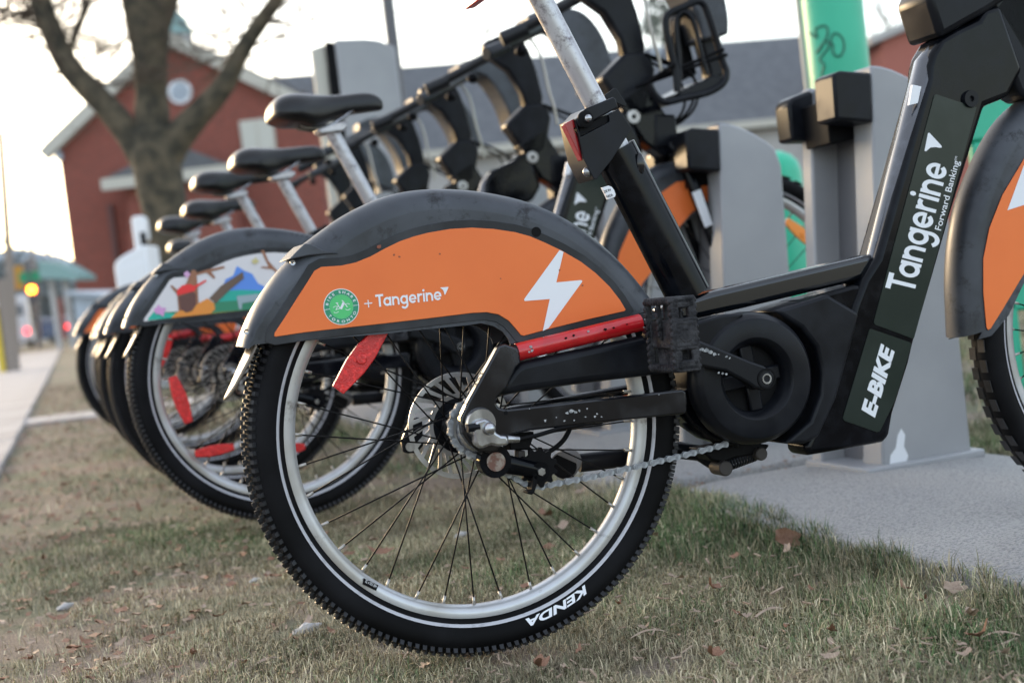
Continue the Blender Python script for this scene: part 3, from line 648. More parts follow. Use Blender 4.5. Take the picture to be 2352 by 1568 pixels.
    flakes('paint_chip', [(1612, 802, 1.3), (1622, 805, 1.3), (1633, 809, 1.2), (1642, 813, 1.0), (1669, 819, .7), (1676, 822, .6), (1650, 814, .5), (1660, 857, .7), (1668, 859, .7), (1651, 856, .6)], -.0984, M['chipc'], root, .0021)
    flakes('scuff', [(870, 566, 1.2), (905, 586, .6), (918, 590, .6), (1010, 583, .5), (1150, 640, .4), (1285, 620, .5), (1338, 655, .5)], -FW - .0029, mat('dark_scuff', (.22, .06, .03), .6), root, .0022)
    # far side stay
    mb = MB(); mb.tube([(0, .07, HZ), (.1, .065, HZ + .12), (.36, .03, .43)], .010, 12); mb.tube([(0, .07, HZ), (.40, .055, HZ + .015)], .011, 12); mb.build('far_stay', M['paint'], root)
    # silver hub bowl, sprocket, gear unit
    x, z = L(1103, 985, -.05)
    MB().lathe([(.0001, -.056), (.018, -.056), (.030, -.052), (.0345, -.044), (.033, -.035), (.0001, -.035)], 40, x, z).build('hub_bowl', M['chrome'], root)
    mb = MB(); n = 20; pts = []
    for i in range(n * 4):
        a = 2 * math.pi * i / (n * 4); rr = .0385 + (.0035 if i % 4 in (1, 2) else -.001); pts.append((x + rr * math.cos(a), z + rr * math.sin(a)))
    mb.slab(pts, -.047, -.044); mb.build('sprocket', M['steel'], root)
    CH = lambda pts, y: [L(918.7 + a * .2197, 803.9 + b * .2197, y) for a, b in pts]
    gu = MB(); gu.slab(CH([(750, 780), (800, 735), (880, 712), (945, 740), (975, 790), (1000, 860), (1050, 890), (1120, 895), (1135, 990), (1075, 1000), (1010, 1005), (950, 990), (850, 1030), (800, 1010), (775, 960), (768, 860)], -.092), -.096, -.079)
    o = gu.build('gear_unit', M['chrome'], root, bevel=.0045, seg=3)
    x_, z_ = CH([(940, 820)], -.10)[0]; MB().ball((x_, -.098, z_), .0085, 10, (1, 1.1, 1)).build('gear_cap', M['chrome'], o)
    x_, z_ = CH([(865, 770)], -.09)[0]; MB().lathe([(.0001, -.087), (.019, -.087), (.021, -.079), (.0001, -.079)], 32, x_, z_).build('axle_nut', M['chrome'], o)
    x_, z_ = CH([(770, 812)], -.1)[0]; MB().cyl((x_ - .006, -.092, z_), (x_ + .010, -.092, z_), .006, 6).build('bolt', M['satin'], o)
    a_ = CH([(1125, 930)], -.092)[0]; b_ = CH([(1250, 935)], -.092)[0]; MB().tube([(a_[0], -.09, a_[1]), (b_[0], -.09, b_[1])], [.0052, .0042], 14).build('cable_end', M['chrome'], o)
    pts = [L(*q, -.09) for q in ((1193, 1009), (1240, 1000), (1295, 985), (1400, 968), (1520, 950))]
    MB().tube([(p[0], -.088 + .006 * i, p[1]) for i, p in enumerate(pts)], .003, 10).build('gear_cable', M['black'], root)
    pts = [L(*q, -.03) for q in ((1236, 1042), (1262, 1036), (1290, 1015), (1306, 990), (1316, 960))]
    MB().tube([tuple(v) for v in catmull([(p[0], -.03, p[1]) for p in pts], 5)], .0034, 10).build('brake_cable', M['black'], root)
    # calliper
    MB().slab(CH([(20, 960), (60, 850), (95, 775), (160, 705), (210, 700), (238, 730), (245, 900), (250, 1000), (180, 1075), (90, 1080), (40, 1070)], .05), .050, .062).build('brake_calliper', M['satin'], root, bevel=.003)
    x_, z_ = CH([(105, 1008)], .05)[0]; MB().cyl((x_, .047, z_), (x_, .051, z_), .0065, 20).build('calliper_bolt', M['steel'], root)
    # chain tensioner
    yc = -.062
    mb = MB(); a_ = CH([(985, 1160)], yc)[0]; b_ = CH([(1462, 1265)], yc)[0]
    mb.cyl((a_[0], yc - .006, a_[1]), (a_[0], yc + .014, a_[1]), .0215, 32); mb.tube([(a_[0], yc + .002, a_[1]), (b_[0], yc + .002, b_[1])], [.0135, .0105], 14, flatx=.6); mb.cyl((b_[0], yc - .004, b_[1]), (b_[0], yc + .010, b_[1]), .0125, 24)
    tn = mb.build('chain_tensioner', M['paint'], root, ang=30)
    MB().cyl((a_[0], yc - .009, a_[1]), (a_[0], yc - .004, a_[1]), .0125, 24).build('rusty_bolt', mat('rusty_bolt', (.16, .08, .06), .6, metal=.3, col2=(.32, .28, .24), nscale=120), tn)
    MB().cyl((b_[0], yc - .008, b_[1]), (b_[0], yc - .003, b_[1]), .0055, 6).build('bolt', M['chrome'], tn)
    cj = L(1236, 1073, yc + .012); pts = []
    for i in range(44):
        a = 2 * math.pi * i / 44; rr = .0235 + (.0035 if i % 4 in (1, 2) else -.0015); pts.append((cj[0] + rr * math.cos(a), cj[1] + rr * math.sin(a)))
    MB().slab(pts, yc + .009, yc + .014).build('jockey_wheel', M['black'], tn)
    MB().slab(CH([(1385, 1300), (1435, 1305), (1425, 1400), (1400, 1480), (1375, 1510), (1330, 1500), (1322, 1480), (1370, 1460), (1378, 1400)], yc), yc - .004, yc + .016).build('chain_guide', M['black'], tn, bevel=.002)
    # bracket block under stay
    MB().slab(CH([(1150, 870), (1400, 850), (1400, 900), (1360, 1010), (1390, 1030), (1150, 1040)], -.05), -.05, -.02).build('stay_bracket', M['black'], root, bevel=.002)
    MB().slab(CH([(1235, 1050), (1310, 1050), (1310, 1120), (1235, 1130)], -.045), -.045, -.03).build('adjuster', M['boltdark'], root, bevel=.001)
    # chain: one object per link
    ych = -.0455
    path = [(1093, 919), (1072.5, 921), (1055, 930), (1041, 949), (1033.5, 969), (1034, 992), (1041.7, 1012), (1055, 1028), (1073.6, 1040), (1093.4, 1049), (1115, 1062), (1140, 1078), (1167, 1089.5), (1185.6, 1099.4), (1203, 1109), (1222, 1117.5), (1242.5, 1117.5), (1262, 1113), (1346.5, 1097), (1463.7, 1070.5), (1561.9, 1047), (1639.5, 1027), (1682, 1015)]
    P3 = [Vector(L(*q, ych)) for q in path]; cum = [0]
    for i in range(1, len(P3)): cum.append(cum[-1] + (P3[i] - P3[i - 1]).length)
    def at(s):
        for i in range(1, len(P3)):
            if cum[i] >= s: t = (s - cum[i - 1]) / max(1e-9, cum[i] - cum[i - 1]); return P3[i - 1].lerp(P3[i], t)
        return P3[-1]
    chn = empty('chain', (0, 0, 0), 0, root); s = 0; k = 0; pit = .0127; lk = [None, None]
    while s + pit < cum[-1]:
        p, q = at(s), at(s + pit); d = (q - p); an = math.atan2(d.y, d.x); ty = k % 2
        if lk[ty] is None:
            mb = MB(); h_, w_ = (.0044, .0026) if ty == 0 else (.0042, .0024)
            out = circ(0, 0, h_, 9, 90, 270)[::1] + [(pit * .5, -w_)] + circ(pit, 0, h_, 9, -90, 90) + [(pit * .5, w_)]
            yo = .0032 if ty == 0 else .0021
            mb.slab(out, -yo, -yo + .0011); mb.slab(out, yo - .0011, yo)
            if ty == 0: mb.cyl((0, -.0042, 0), (0, .0042, 0), .0019, 10); mb.cyl((pit, -.0042, 0), (pit, .0042, 0), .0019, 10)
            o = mb.build('chain_link', M['chain'] if ty == 0 else M['chain2'], chn, ang=30); lk[ty] = o
        else: o = lk[ty].copy(); link(o, chn)
        o.location = (p.x, ych, p.y); o.rotation_euler = (0, -an, 0); s += pit; k += 1
    # ---------- drive cover, spider, crank, pedal
    cc = L(1738, 869, -.074); bb = L(1754, 869, -.09)
    R1 = .0935; outl = [(cc[0] + R1 * math.cos(R(t)), cc[1] + R1 * math.sin(R(t))) for t in range(-150, 101, 6)]
    tp = L(1592, 740, -.074); tq = L(1600, 800, -.074)
    outl += [tp, tq]
    mb = MB()
    # ring body with hole
    hole = .0455; n = 72
    prof = [(hole, -.050), (hole + .0015, -.064), (hole + .005, -.0705), (.0535, -.0735), (.056, -.0765), (.0575, -.0775), (.081, -.0775), (.0835, -.0765), (.0875, -.0715), (.0915, -.066), (.0935, -.056), (.0935, -.045), (hole, -.045)]
    mb.lathe(prof, 72, cc[0], cc[1]); cover = mb.build('drive_cover', M['satin'], root, ang=28)
    MB().slab([(cc[0] - .005, cc[1] + .0925)] + LS([(1660, 722), (1592, 741), (1590, 800), (1600, 840), (1612, 905)], -.07) + [(cc[0] - .075, cc[1] - .03), (cc[0] - .08, cc[1] + .02), (cc[0] - .06, cc[1] + .055), (cc[0] - .02, cc[1] + .08)], -.072, -.045).build('cover_arm', M['satin'], cover, bevel=.006, seg=3)
    MB().cyl((cc[0], -.052, cc[1]), (cc[0], -.040, cc[1]), .0500, 48).build('cover_recess', M['black'], cover)
    sp = MB(); sp.cyl((bb[0], -.062, bb[1]), (bb[0], -.045, bb[1]), .017, 24)
    for a in (95, 5, 275, 185):
        rot = Matrix.Rotation(-R(a), 3, 'Y'); sp.box(Vector((cc[0], -.056, cc[1])) + rot @ Vector((.027, 0, 0)), (.040, .008, .021), rot)
    sp.build('spider', M['satin'], cover, bevel=.003)
    MB().slab(LS(tl(2, 1, [(640, 575), (690, 555), (1000, 458), (1220, 590), (1195, 700), (1060, 1180), (940, 1440), (850, 1488), (700, 1490), (880, 1330), (950, 1150), (960, 1000), (920, 820), (820, 690)]), -.058), -.058, .03).build('motor_cover', M['satin'], root, bevel=.006, seg=3)
    MB().cyl((cc[0] + .004, -.04, cc[1]), (cc[0] + .004, .06, cc[1]), .088, 48).build('motor', M['black'], root)
    MB().slab(LS([(1570, 900), (1600, 880), (1640, 960), (1700, 1010), (1700, 1030), (1640, 1010), (1590, 975), (1572, 950)], -.03), -.03, .03).build('frame_bracket', M['paint'], root, bevel=.004)
    # crank arm
    ca = LS(tl(2, 1, [(60, 755), (90, 766), (300, 850), (470, 920), (560, 950)]) + [(1770, 850), (1781, 861), (1782.5, 872), (1778, 886), (1767, 894.5), (1752, 896)] + tl(2, 1, [(500, 1105), (450, 1070), (300, 990), (100, 950), (40, 940)]), -.098)
    MB().slab(ca, -.098, -.082).build('crank_arm', M['crank'], root, bevel=.0035, seg=3)
    MB().lathe([(.0001, -.0965), (.0045, -.0965), (.005, -.0995), (.0072, -.0995), (.0078, -.098), (.0078, -.09), (.0001, -.09)], 28, bb[0], bb[1]).build('crank_bolt', M['chrome'], root)
    MB().lathe([(.0115, -.0985), (.0118, -.0992), (.0142, -.0992), (.0145, -.0985)], 32, bb[0], bb[1]).build('bolt_ring', M['black'], root)
    MB().tube([(bb[0], .07, bb[1]), (bb[0] + .12, .075, bb[1] + .05)], .009, 12).build('far_crank', M['crank'], root)
    mb = MB(); mb.box((bb[0] + .13, .125, bb[1] + .055), (.09, .085, .03)); mb.build('far_pedal', M['pedal'], root, bevel=.006)
    # pedal
    pd = empty('pedal', (0, 0, 0), 0, root); pc = Vector(L(1568, 766, -.19)); ax = Vector(L(1517, 768, -.105)); pedc = (pc + ax) / 2
    y0, y1 = -.190, -.108
    mb = MB(); rot = Matrix.Rotation(R(1.5), 3, 'Y')
    W_, H_ = .036, .097
    def bar(cx_, cz_, wx, wz, ya, yb): mb.box(Vector((pedc.x, 0, pedc.y)) + rot @ Vector((cx_, (ya + yb) / 2, cz_)), (wx, abs(yb - ya), wz), rot)
    bar(0, H_ / 2 - .005, W_, .010, y0, y1); bar(0, -H_ / 2 + .005, W_, .010, y0, y1)
    for s_ in (-1, 1):
        bar(s_ * (W_ / 2 - .0058), 0, .0116, H_ - .012, y0, y0 + .010); bar(s_ * (W_ / 2 - .0045), 0, .009, H_ - .012, y1 - .007, y1); bar(s_ * (W_ / 2 - .003), .018, .006, .050, -.150, -.144)
    bar(0, -.030, W_ * .45, .034, y0 + .012, y1 - .010); bar(0, 0, W_ * .72, .036, y0 + .004, y1 - .006)
    bar(0, 0, W_ - .002, .042, y0 - .001, y0 + .009); bar(0, .040, W_ - .004, .014, y0, y0 + .009); bar(0, -.040, W_ - .004, .014, y0, y0 + .009)
    bar(0, 0, W_ - .004, .034, y0 - .0015, y0 + .008); bar(0, 0, W_ - .006, .030, y1 - .008, y1); bar(0, 0, .008, H_ - .01, y0 + .03, y0 + .036)
    mb.cyl((pedc.x, y0 - .002, pedc.y), (pedc.x, y1 + .014, pedc.y), .0118, 20)
    mb.build('pedal_body', M['pedal'], pd, bevel=.0022, seg=2)
    mb = MB()                                       # moulded grip studs along the rails
    for i in range(11):
        zz = -H_ / 2 + .006 + i * (H_ - .012) / 10
        for yy in (y0 + .004, y1 - .004, -.147):
            for s_ in (-1, 1):
                if yy == -.147 and not 4 < i < 10: continue
                q = Vector((pedc.x, 0, pedc.y)) + rot @ Vector((s_ * (W_ / 2), yy, zz)); mb.ball(q, .0042, 5, (.55, 1, .85))
    for i in range(9):
        for s_ in (-1, 1):
            for e in (-1, 1):
                q = Vector((pedc.x, 0, pedc.y)) + rot @ Vector((s_ * (W_ / 2), y0 + .008 + i * .0083, e * (H_ / 2 - .005))); mb.ball(q, .0042, 5, (.55, .85, 1))
    tag(mb.build('grip_studs', M['pedal'], pd), kind='stuff')
    MB().cyl((pedc.x, y1 + .01, pedc.y), (pedc.x, -.08, pedc.y), .014, 24, .011).build('pedal_boss', M['crank'], pd)
    # ---------- kickstand folded on the far side
    yk_ = .075
    a_ = L(1330, 1063, yk_); b_ = L(1450, 1049, yk_); c_ = L(1560, 1033, yk_); d_ = L(1605, 1040, .05); e_ = L(1656, 1073, .02)
    ks = MB().tube([(a_[0], yk_, a_[1]), (b_[0], yk_, b_[1]), (c_[0], yk_ - .005, c_[1]), (d_[0], .045, d_[1]), (e_[0], .02, e_[1])], [.0135, .0135, .013, .012, .011], 16, flatx=.7).build('kickstand', M['satin'], root)
    q = L(1306, 1061, yk_ - .01); fo_ = MB().tube([(q[0] + .004, yk_ - .002, q[1] + .001), (q[0] - .012, yk_ - .022, q[1] - .002)], [.019, .0205], 28).build('stand_foot', mat('worn_grey_rubber', (.16, .15, .15), .8), ks)
    MB().tube([(q[0] - .0121, yk_ - .0222, q[1] - .002), (q[0] - .0128, yk_ - .0232, q[1] - .002)], [.0185, .0185], 28).build('foot_face', M['black'], fo_)
    mb = MB(); a_ = L(1664, 1067, .0); b_ = L(1732, 1042, .0); sp_ = []
    for i in range(11 * 10 + 1):
        t = i / 110; an = 2 * math.pi * i / 10; dx, dz = (b_[0] - a_[0]), (b_[1] - a_[1]); l_ = math.hypot(dx, dz); nx_, nz_ = -dz / l_, dx / l_
        sp_.append((a_[0] + dx * t + nx_ * .0095 * math.cos(an), .0095 * math.sin(an), a_[1] + dz * t + nz_ * .0095 * math.cos(an)))
    MB().tube(sp_, .0018, 6).build('stand_spring', M['satin'], ks)
    for px, py, rr in ((1659, 1074, .011), (1741, 1041, .0095)):
        x, z = L(px, py, -.01); MB().cyl((x, -.022, z), (x, .012, z), rr, 20).build('spring_bolt', M['boltdark'], ks, bevel=.002)
    MB().slab(LS([(1600, 1030), (1700, 1012), (1760, 1020), (1745, 1040), (1680, 1050), (1650, 1062), (1625, 1055)], 0), -.012, .03).build('stand_bracket', M['black'], ks, bevel=.003)
    # ---------- seat post and saddle
    p0 = Vector(L(1369, 242)); p1 = Vector(L(1243, 0)); ud = (p1 - p0).normalized()
    base = p0 - ud * .20; topl = p0 + ud * .200
    post = MB().tube([(base.x, 0, base.y), (topl.x, 0, topl.y)], .0158, 32).build('seat_post', M['alu'], root)
    sd = empty('saddle', (0, 0, 0), 0, root)
    SP = lambda pts: [L2(545.5 + a * .2197, 172.3 + b * .2197) for a, b in pts]
    off = Vector((topl.x, topl.y)) - Vector(SP([(1050, 540)])[0])
    top = SP([(283, 420), (300, 345), (350, 280), (450, 237), (600, 230), (750, 240), (900, 244), (1050, 238), (1200, 218), (1330, 208), (1430, 232), (1500, 300)])
    bot = SP([(285, 432), (320, 452), (400, 482), (480, 505), (620, 500), (720, 535), (850, 505), (1000, 402), (1150, 372), (1300, 355), (1420, 335), (1500, 330)])
    hw = [.035, .070, .082, .088, .084, .066, .046, .034, .028, .025, .020, .008]
    mb = MB(); T = 18; vs = []; kk = len(top)
    for i in range(kk):
        (xa, za), (xb, zb) = top[i], bot[i]
        for j in range(T):
            t = math.pi * j / (T - 1); c, s_ = math.cos(t), math.sin(t)
            yy = hw[i] * (abs(c) ** .7) * (1 if c > 0 else -1)
            f_ = max(0.0, s_) ** .6
            vs.append((xb + (xa - xb) * f_ + off.x, yy, zb - .011 + (za + .015 - zb) * f_ + off.y))
    mb.add(vs, [(i * T + j, i * T + j + 1, (i + 1) * T + j + 1, (i + 1) * T + j) for i in range(kk - 1) for j in range(T - 1)] + [(i * T, (i + 1) * T, (i + 1) * T + T - 1, i * T + T - 1) for i in range(kk - 1)] + [tuple(range(T)), tuple((kk - 1) * T + j for j in range(T))[::-1]])
    o = mb.build('saddle_pad', M['seat'], sd, ang=70); ss = o.modifiers.new('smooth', 'SUBSURF'); ss.levels = 1; ss.render_levels = 2
    mb = MB()
    for s_ in (-1, 1):
        pr = SP([(520, 490), (640, 560), (760, 575), (950, 540), (1100, 440), (1180, 370)]); mb.tube([(x + off.x, s_ * .022, z + off.y) for x, z in pr], .0038, 8)
    mb.build('saddle_rails', M['chrome'], sd)
    pr = SP([(780, 590), (930, 530), (1060, 505), (1110, 560), (1060, 610), (830, 640)]); MB().slab([(x + off.x, z + off.y) for x, z in pr], -.026, .026).build('rail_clamp', M['alu'], sd, bevel=.004)
    rp = Vector(L(1096, 3)); MB().slab([(rp.x - .010, rp.y + .02), (rp.x + .014, rp.y + .02), (rp.x + .006, rp.y - .003), (rp.x - .008, rp.y - .005)], -.03, .03).build('tail_reflector', M['red'], sd, bevel=.002)
    # ---------- head, fork, mast, bar, rack
    ha, hb = L2(1448, 215), L2(1530, 335)
    MB().tube([(ha[0], 0, ha[1]), (hb[0], 0, hb[1])], [.030, .024], 24).build('head_tube', M['paint'], root)
    MB().slab([(ha[0] - .05, ha[1] - .02), (ha[0] + .03, ha[1] + .02), (hb[0] + .035, hb[1] + .0), (hb[0] - .02, hb[1] - .03), (hb[0] - .07, hb[1] + .01)], -.030, .030).build('head_gusset', M['paint'], root, bevel=.006)
    hub = Vector((1.125, HZ))
    for s_ in (-1, 1):
        MB().tube([(hb[0], s_ * .02, hb[1] + .005), (hb[0] + .015, s_ * .052, hb[1] - .03), (hub.x - .01, s_ * .056, hub.y + .06), (hub.x, s_ * .056, hub.y)], [.014, .017, .012, .010], 16).build('fork_leg', M['paint'], root)
    q = L2(1608, 480, -.06); qd = Vector((hub.x - hb[0], hub.y - hb[1])).normalized(); nn = Vector((-qd.y, qd.x)); c_ = Vector(q)
    MB().slab([tuple(c_ + qd * .045 + nn * .011), tuple(c_ - qd * .045 + nn * .012), tuple(c_ - qd * .045 - nn * .012), tuple(c_ + qd * .045 - nn * .011)], -.0745, -.0715).build('fork_sticker', M['white'], root)
    # dock coupling on the head
    MB().slab([(.965, .735), (1.03, .735), (1.03, .81), (.975, .815)], -.035, .035).build('dock_coupling', M['satin'], root, bevel=.006)
    mk = [(.815, 1.135), (.828, 1.105), (.880, 1.065), (.915, 1.00), (.924, .935), (.968, .935), (.978, .985), (.968, 1.06), (.952, 1.12), (.935, 1.155), (.86, 1.165), (.82, 1.15)]
    MB().slab(mk, -.020, .020).build('control_mast', M['satin'], root, bevel=.012, seg=4)
    MB().slab([(.786, .783), (.770, .848), (.800, .885), (.850, .922), (.912, .968), (.985, .965), (.995, .90), (.955, .855), (.877, .819)], -.042, .042).build('console', M['satin'], root, bevel=.010, seg=3)
    MB().tube([tuple(v) for v in catmull([(.950, -.03, 1.155), (.978, -.034, 1.10), (.990, -.036, 1.0), (1.0, -.036, .95), (1.005, -.034, .90)], 5)], .0045, 8).build('cable', M['nipple'], root)
    gx = L3(1121, 123, -.27); b1 = L3(1160, 103, -.24); b2_ = L3(1210, 78, -.14); b3_ = L3(1250, 60, -.05)
    hbar = [(gx[0], -.285, gx[1]), (b1[0], -.26, b1[1]), (b2_[0], -.15, b2_[1]), (b3_[0], -.05, b3_[1]), (b3_[0] + .01, .0, b3_[1]), (b3_[0], .05, b3_[1]), (b2_[0], .15, b2_[1]), (b1[0], .26, b1[1]), (gx[0], .285, gx[1])]
    MB().tube([tuple(v) for v in catmull(hbar, 5)], .0150, 14).build('handlebar', M['fender_dark'], root)
    for s_ in (-1, 1):
        MB().tube([(gx[0] - .012, s_ * .288, gx[1] - .004), (gx[0] + .055, s_ * .268, gx[1] + .018)], [.0195, .0185], 16).build('grip', M['fender_dark'], root, bevel=.003)
        MB().ball((gx[0] + .115, s_ * .215, gx[1] + .010), .017, 8, (1, 1, .9)).build('bell_knob', M['black'], root)
    up_ = c2([(.945, 1.212), (1.00, 1.228), (1.06, 1.228), (1.115, 1.212), (1.155, 1.168), (1.180, 1.11), (1.190, 1.04), (1.185, .99)], 4)
    dn_ = c2([(.945, 1.178), (1.00, 1.180), (1.038, 1.165), (1.068, 1.125), (1.092, 1.075), (1.108, 1.02), (1.115, .98)], 4)
    MB().slab(up_ + dn_[::-1], -.058, .058).build('front_hood', M['fender'], root, bevel=.012, seg=4)
    MB().lathe([(.006, -.0385), (.006, -.041), (.016, -.041), (.017, -.036), (.006, -.036)], 28, .916, .812).build('lock_ring', M['steel'], root)
    # cables in front of head
    mb = MB()
    for k_, (dy, dx) in enumerate(((-.03, .05), (.0, .075), (.03, .06))):
        pts = [(.97 + .01 * k_, dy, .96), (1.03 + dx, dy * 1.5, .90), (1.02 + dx, dy, .82), (.985, dy * .6, .76)]; mb.tube([tuple(v) for v in catmull(pts, 6)], .0035, 8)
    mb.build('brake_cables', M['black'], root)
    # front fender and its panel
    fc = [(.780, .335), (.783, .38), (.787, .425), (.7985, .482), (.819, .539), (.848, .587), (.880, .630), (.914, .664), (.96, .69), (1.01, .70), (1.06, .695), (1.11, .675), (1.15, .645)]
    sk = [(1.14, .615), (1.08, .58), (1.0, .55), (.95, .50), (.905, .42), (.86, .36), (.825, .333), (.80, .33)]
    ff = shell(c2(fc, 3), (1.10, .40), .030, sk, FW, 'front_fender', root)
    pts = LS([(2352, 366), (2303, 448), (2273, 524), (2259, 594), (2259, 670), (2266, 752), (2270, 758), (2276, 754), (2303, 711), (2352, 629)], -FW - .002)
    orf = pts[::-1] + [(.95, .61), (1.01, .64), (1.06, .645), (1.11, .62), (1.095, .585), (1.03, .555), (.97, .50), (.93, .445)][::1]
    pl_ = [pts[i] for i in range(9, -1, -1)][::-1]
    poly = pl_[::-1] + [(.955, .62), (1.01, .648), (1.06, .648), (1.105, .625), (1.10, .60), (1.04, .57), (.975, .515), (.93, .45)]
    fp = MB().slab(poly, -FW - .0022, -FW - .0008).build('orange_panel', M['orange'], root, bevel=.0005)
    b0 = L(2314, 483, -FW - .0026)
    MB().flat([b0, (b0[0] + .07, b0[1] + .118), (b0[0] + .06, b0[1] + .05), (b0[0] + .105, b0[1] + .058), (b0[0] + .035, b0[1] - .065), (b0[0] + .048, b0[1] + .008)], -FW - .0026).build('lightning_bolt', M['white'], fp, fixn=False)
    return root, sd, post, ud

bike, saddle, seatpost, ud = make_bike()
ff_ = MB().slab(LS([(2262, 30), (2300, -20), (2520, -110), (2520, 190), (2360, 232), (2332, 214), (2308, 150)], -.02), -.03, .03).build('front_fairing', M['satin'], bike, bevel=.008)
tag(bike, 'black e-bike in sharp focus with an orange rear fender panel and white lightning bolt', 'bicycle', BIKES)

# ---- the other bicycles of the row
info = [(2, (635, 862), 3.15, 'second nearest share bike, rear fender printed with a colourful picnic illustration'),
        (3, (532, 857), 3.82, 'third share bike, blurred, right behind the one with the illustrated fender'),
        (4, (468, 852), 4.48, 'fourth share bike from the camera, middle of the blurred row'),
        (5, (428, 844), 5.13, 'fifth share bike from the camera, its wheel overlapped by the fourth'),
        (6, (362, 830), 5.85, 'leftmost orange fendered share bike in the blurred row'),
        (7, (374, 827), 6.55, 'farthest share bike with the lowest saddle, in front of the tree trunk')]
seat_dz = {2: -.070, 3: -.09, 4: -.06, 5: -.09, 6: -.10, 7: -.145}
HIDE_SKIP = ('front_fairing', 'tail_reflector', 'paint_chip', 'scuff', 'chain_link', 'weld_bead', 'bolt_ring', 'rim_sticker', 'grip_studs')
M['tyre_side'] = None
others = {}
CON2 = MB().slab([(.850, .912), (.870, .928), (.918, .966), (.985, .965), (.992, .92), (.965, .83), (.92, .80), (.885, .85)], -.030, .030).build('console', M['satin'], None)
for n, hp, dep, lab in info:
    h = at_depth(*hp, dep)
    b = copy_tree(bike, None, HIDE_SKIP + (('lightning_bolt', 'round_badge') if n == 2 else ()))
    b.name = 'bicycle'; sc = 1.0
    b.location = (h.x, h.y, h.z - HZ); b.rotation_euler = (0, 0, PHI + R({2: 0, 3: 0, 4: 1, 5: 0, 6: -1.5, 7: 1}[n])); tag(b, lab, 'bicycle', BIKES)
    for ch in b.children:
        nm = ch.name.split('.')[0]
        if nm in ('rear_fender', 'orange_panel') and not (nm == 'orange_panel' and min(v.co.x for v in ch.data.vertices) > .5):
            ch.scale = (1.055, 1, 1.055); ch.location = (-.004, 0, -HZ * .055 - .010)
        if nm == 'console': ch.data = CON2.data
        if nm in ('saddle',): ch.location = (ud.x * seat_dz[n] + {2: .026, 3: .030, 4: .012, 5: .02, 6: .03, 7: .03}[n], 0, ud.y * seat_dz[n])
        if nm == 'seat_clamp':
            ch.location = (-ud.x * .075, 0, -ud.y * .075); ch.data = ch.data.copy(); ch.data.materials[0] = M['alu']
        if nm == 'seat_post': ch.location = (ud.x * seat_dz[n], 0, ud.y * seat_dz[n])
        if nm == 'rear_wheel':
            ch.scale = (1.05, 1.05, 1.05)
            for c in list(ch.children):
                if c.name.split('.')[0] == 'lettering': bpy.data.objects.remove(c)
        if nm == 'rear_wheel':
            ch.rotation_euler = (0, R(random.uniform(-40, 40)) if n > 2 else 0, 0)
    others[n] = b
w2 = [c for c in others[2].children if c.name.startswith('rear_wheel')][0]
rl = [c for c in w2.children if c.name.startswith('reflector')]
for o_, (ax_, az_, tl_) in zip(rl, ((-.205, -.022, -78), (-.150, -.135, 2), (.0, -.20, 0))): o_.location = (ax_, 0, az_); o_.rotation_euler = (0, -R(tl_), 0)
f2_ = [c for c in others[2].children if c.name.startswith('front_wheel')][0]; f2_.scale = (1.11, 1, 1.11); f2_.location = (1.185, 0, HZ + .02)
for c in f2_.children:
    if c.name.startswith('reflector'): c.location = (.148, 0, .140); c.rotation_euler = (0, R(43), 0); c.scale = (1.25, 1, 1.1)
rl[2].location = (.02, 0, -.155); rl[1].scale = (.95, 1, .9); rl[2].scale = (.4, 1, .8)
bpy.data.objects.remove(CON2)
for c in list(bike.children):
    if c.name.startswith('lock_ring'): bpy.data.objects.remove(c)
# bicycle 2: illustrated panel replaces the orange one; front basket
b2 = others[2]
pan = [c for c in b2.children if c.name.startswith('orange_panel')]
pan.sort(key=lambda o: min(v.co.x for v in o.data.vertices)); pan = pan[0]
for c in list(pan.children):
    for g_ in list(c.children): bpy.data.objects.remove(g_)
    bpy.data.objects.remove(c)
bpy.data.objects.remove(pan)
yp = -FW - .0026; pp = LS(panel_px, yp)
mural = MB().slab(pp, yp, yp + .0015).build('illustrated_panel', flat('panel_white', (.66, .64, .66)), b2)
mural.scale = (1.055, 1, 1.055); mural.location = (-.004, 0, -HZ * .055 - .010)
MUX = lambda p: ((p[0] + .004) / 1.055, (p[1] + HZ * .055 + .010) / 1.055)
def clip_poly(sub, clip):
    def inside(p, a, b): return (b[0] - a[0]) * (p[1] - a[1]) - (b[1] - a[1]) * (p[0] - a[0]) >= 0
    out = sub
    for i in range(len(clip)):
        a, b = clip[i], clip[(i + 1) % len(clip)]; inp = out; out = []
        for j in range(len(inp)):
            p, q = inp[j - 1], inp[j]; ip, iq = inside(p, a, b), inside(q, a, b)
            if ip != iq:
                d1 = (b[0] - a[0], b[1] - a[1]); d2 = (q[0] - p[0], q[1] - p[1]); den = d1[0] * d2[1] - d1[1] * d2[0]
                t = ((d1[1] * (p[0] - a[0])) - (d1[0] * (p[1] - a[1]))) / den; out.append((p[0] + d2[0] * t, p[1] + d2[1] * t))
            if iq: out.append(q)
        if not out: break
    return out
X0, Z0 = min(p[0] for p in pp), min(p[1] for p in pp); X1, Z1 = max(p[0] for p in pp), max(p[1] for p in pp)
hull = [pp[i] for i in (0, 39, 37, 34, 26, 24, 21, 18, 15, 12, 9, 6, 4, 2)]
ar = sum(hull[i - 1][0] * hull[i][1] - hull[i][0] * hull[i - 1][1] for i in range(len(hull)))
if ar < 0: hull = hull[::-1]
MU = lambda a, b: L2(500 * .5742 + a * .2197, 402 + b * .2197, yp)       # crop of the second fender
layer = [0]
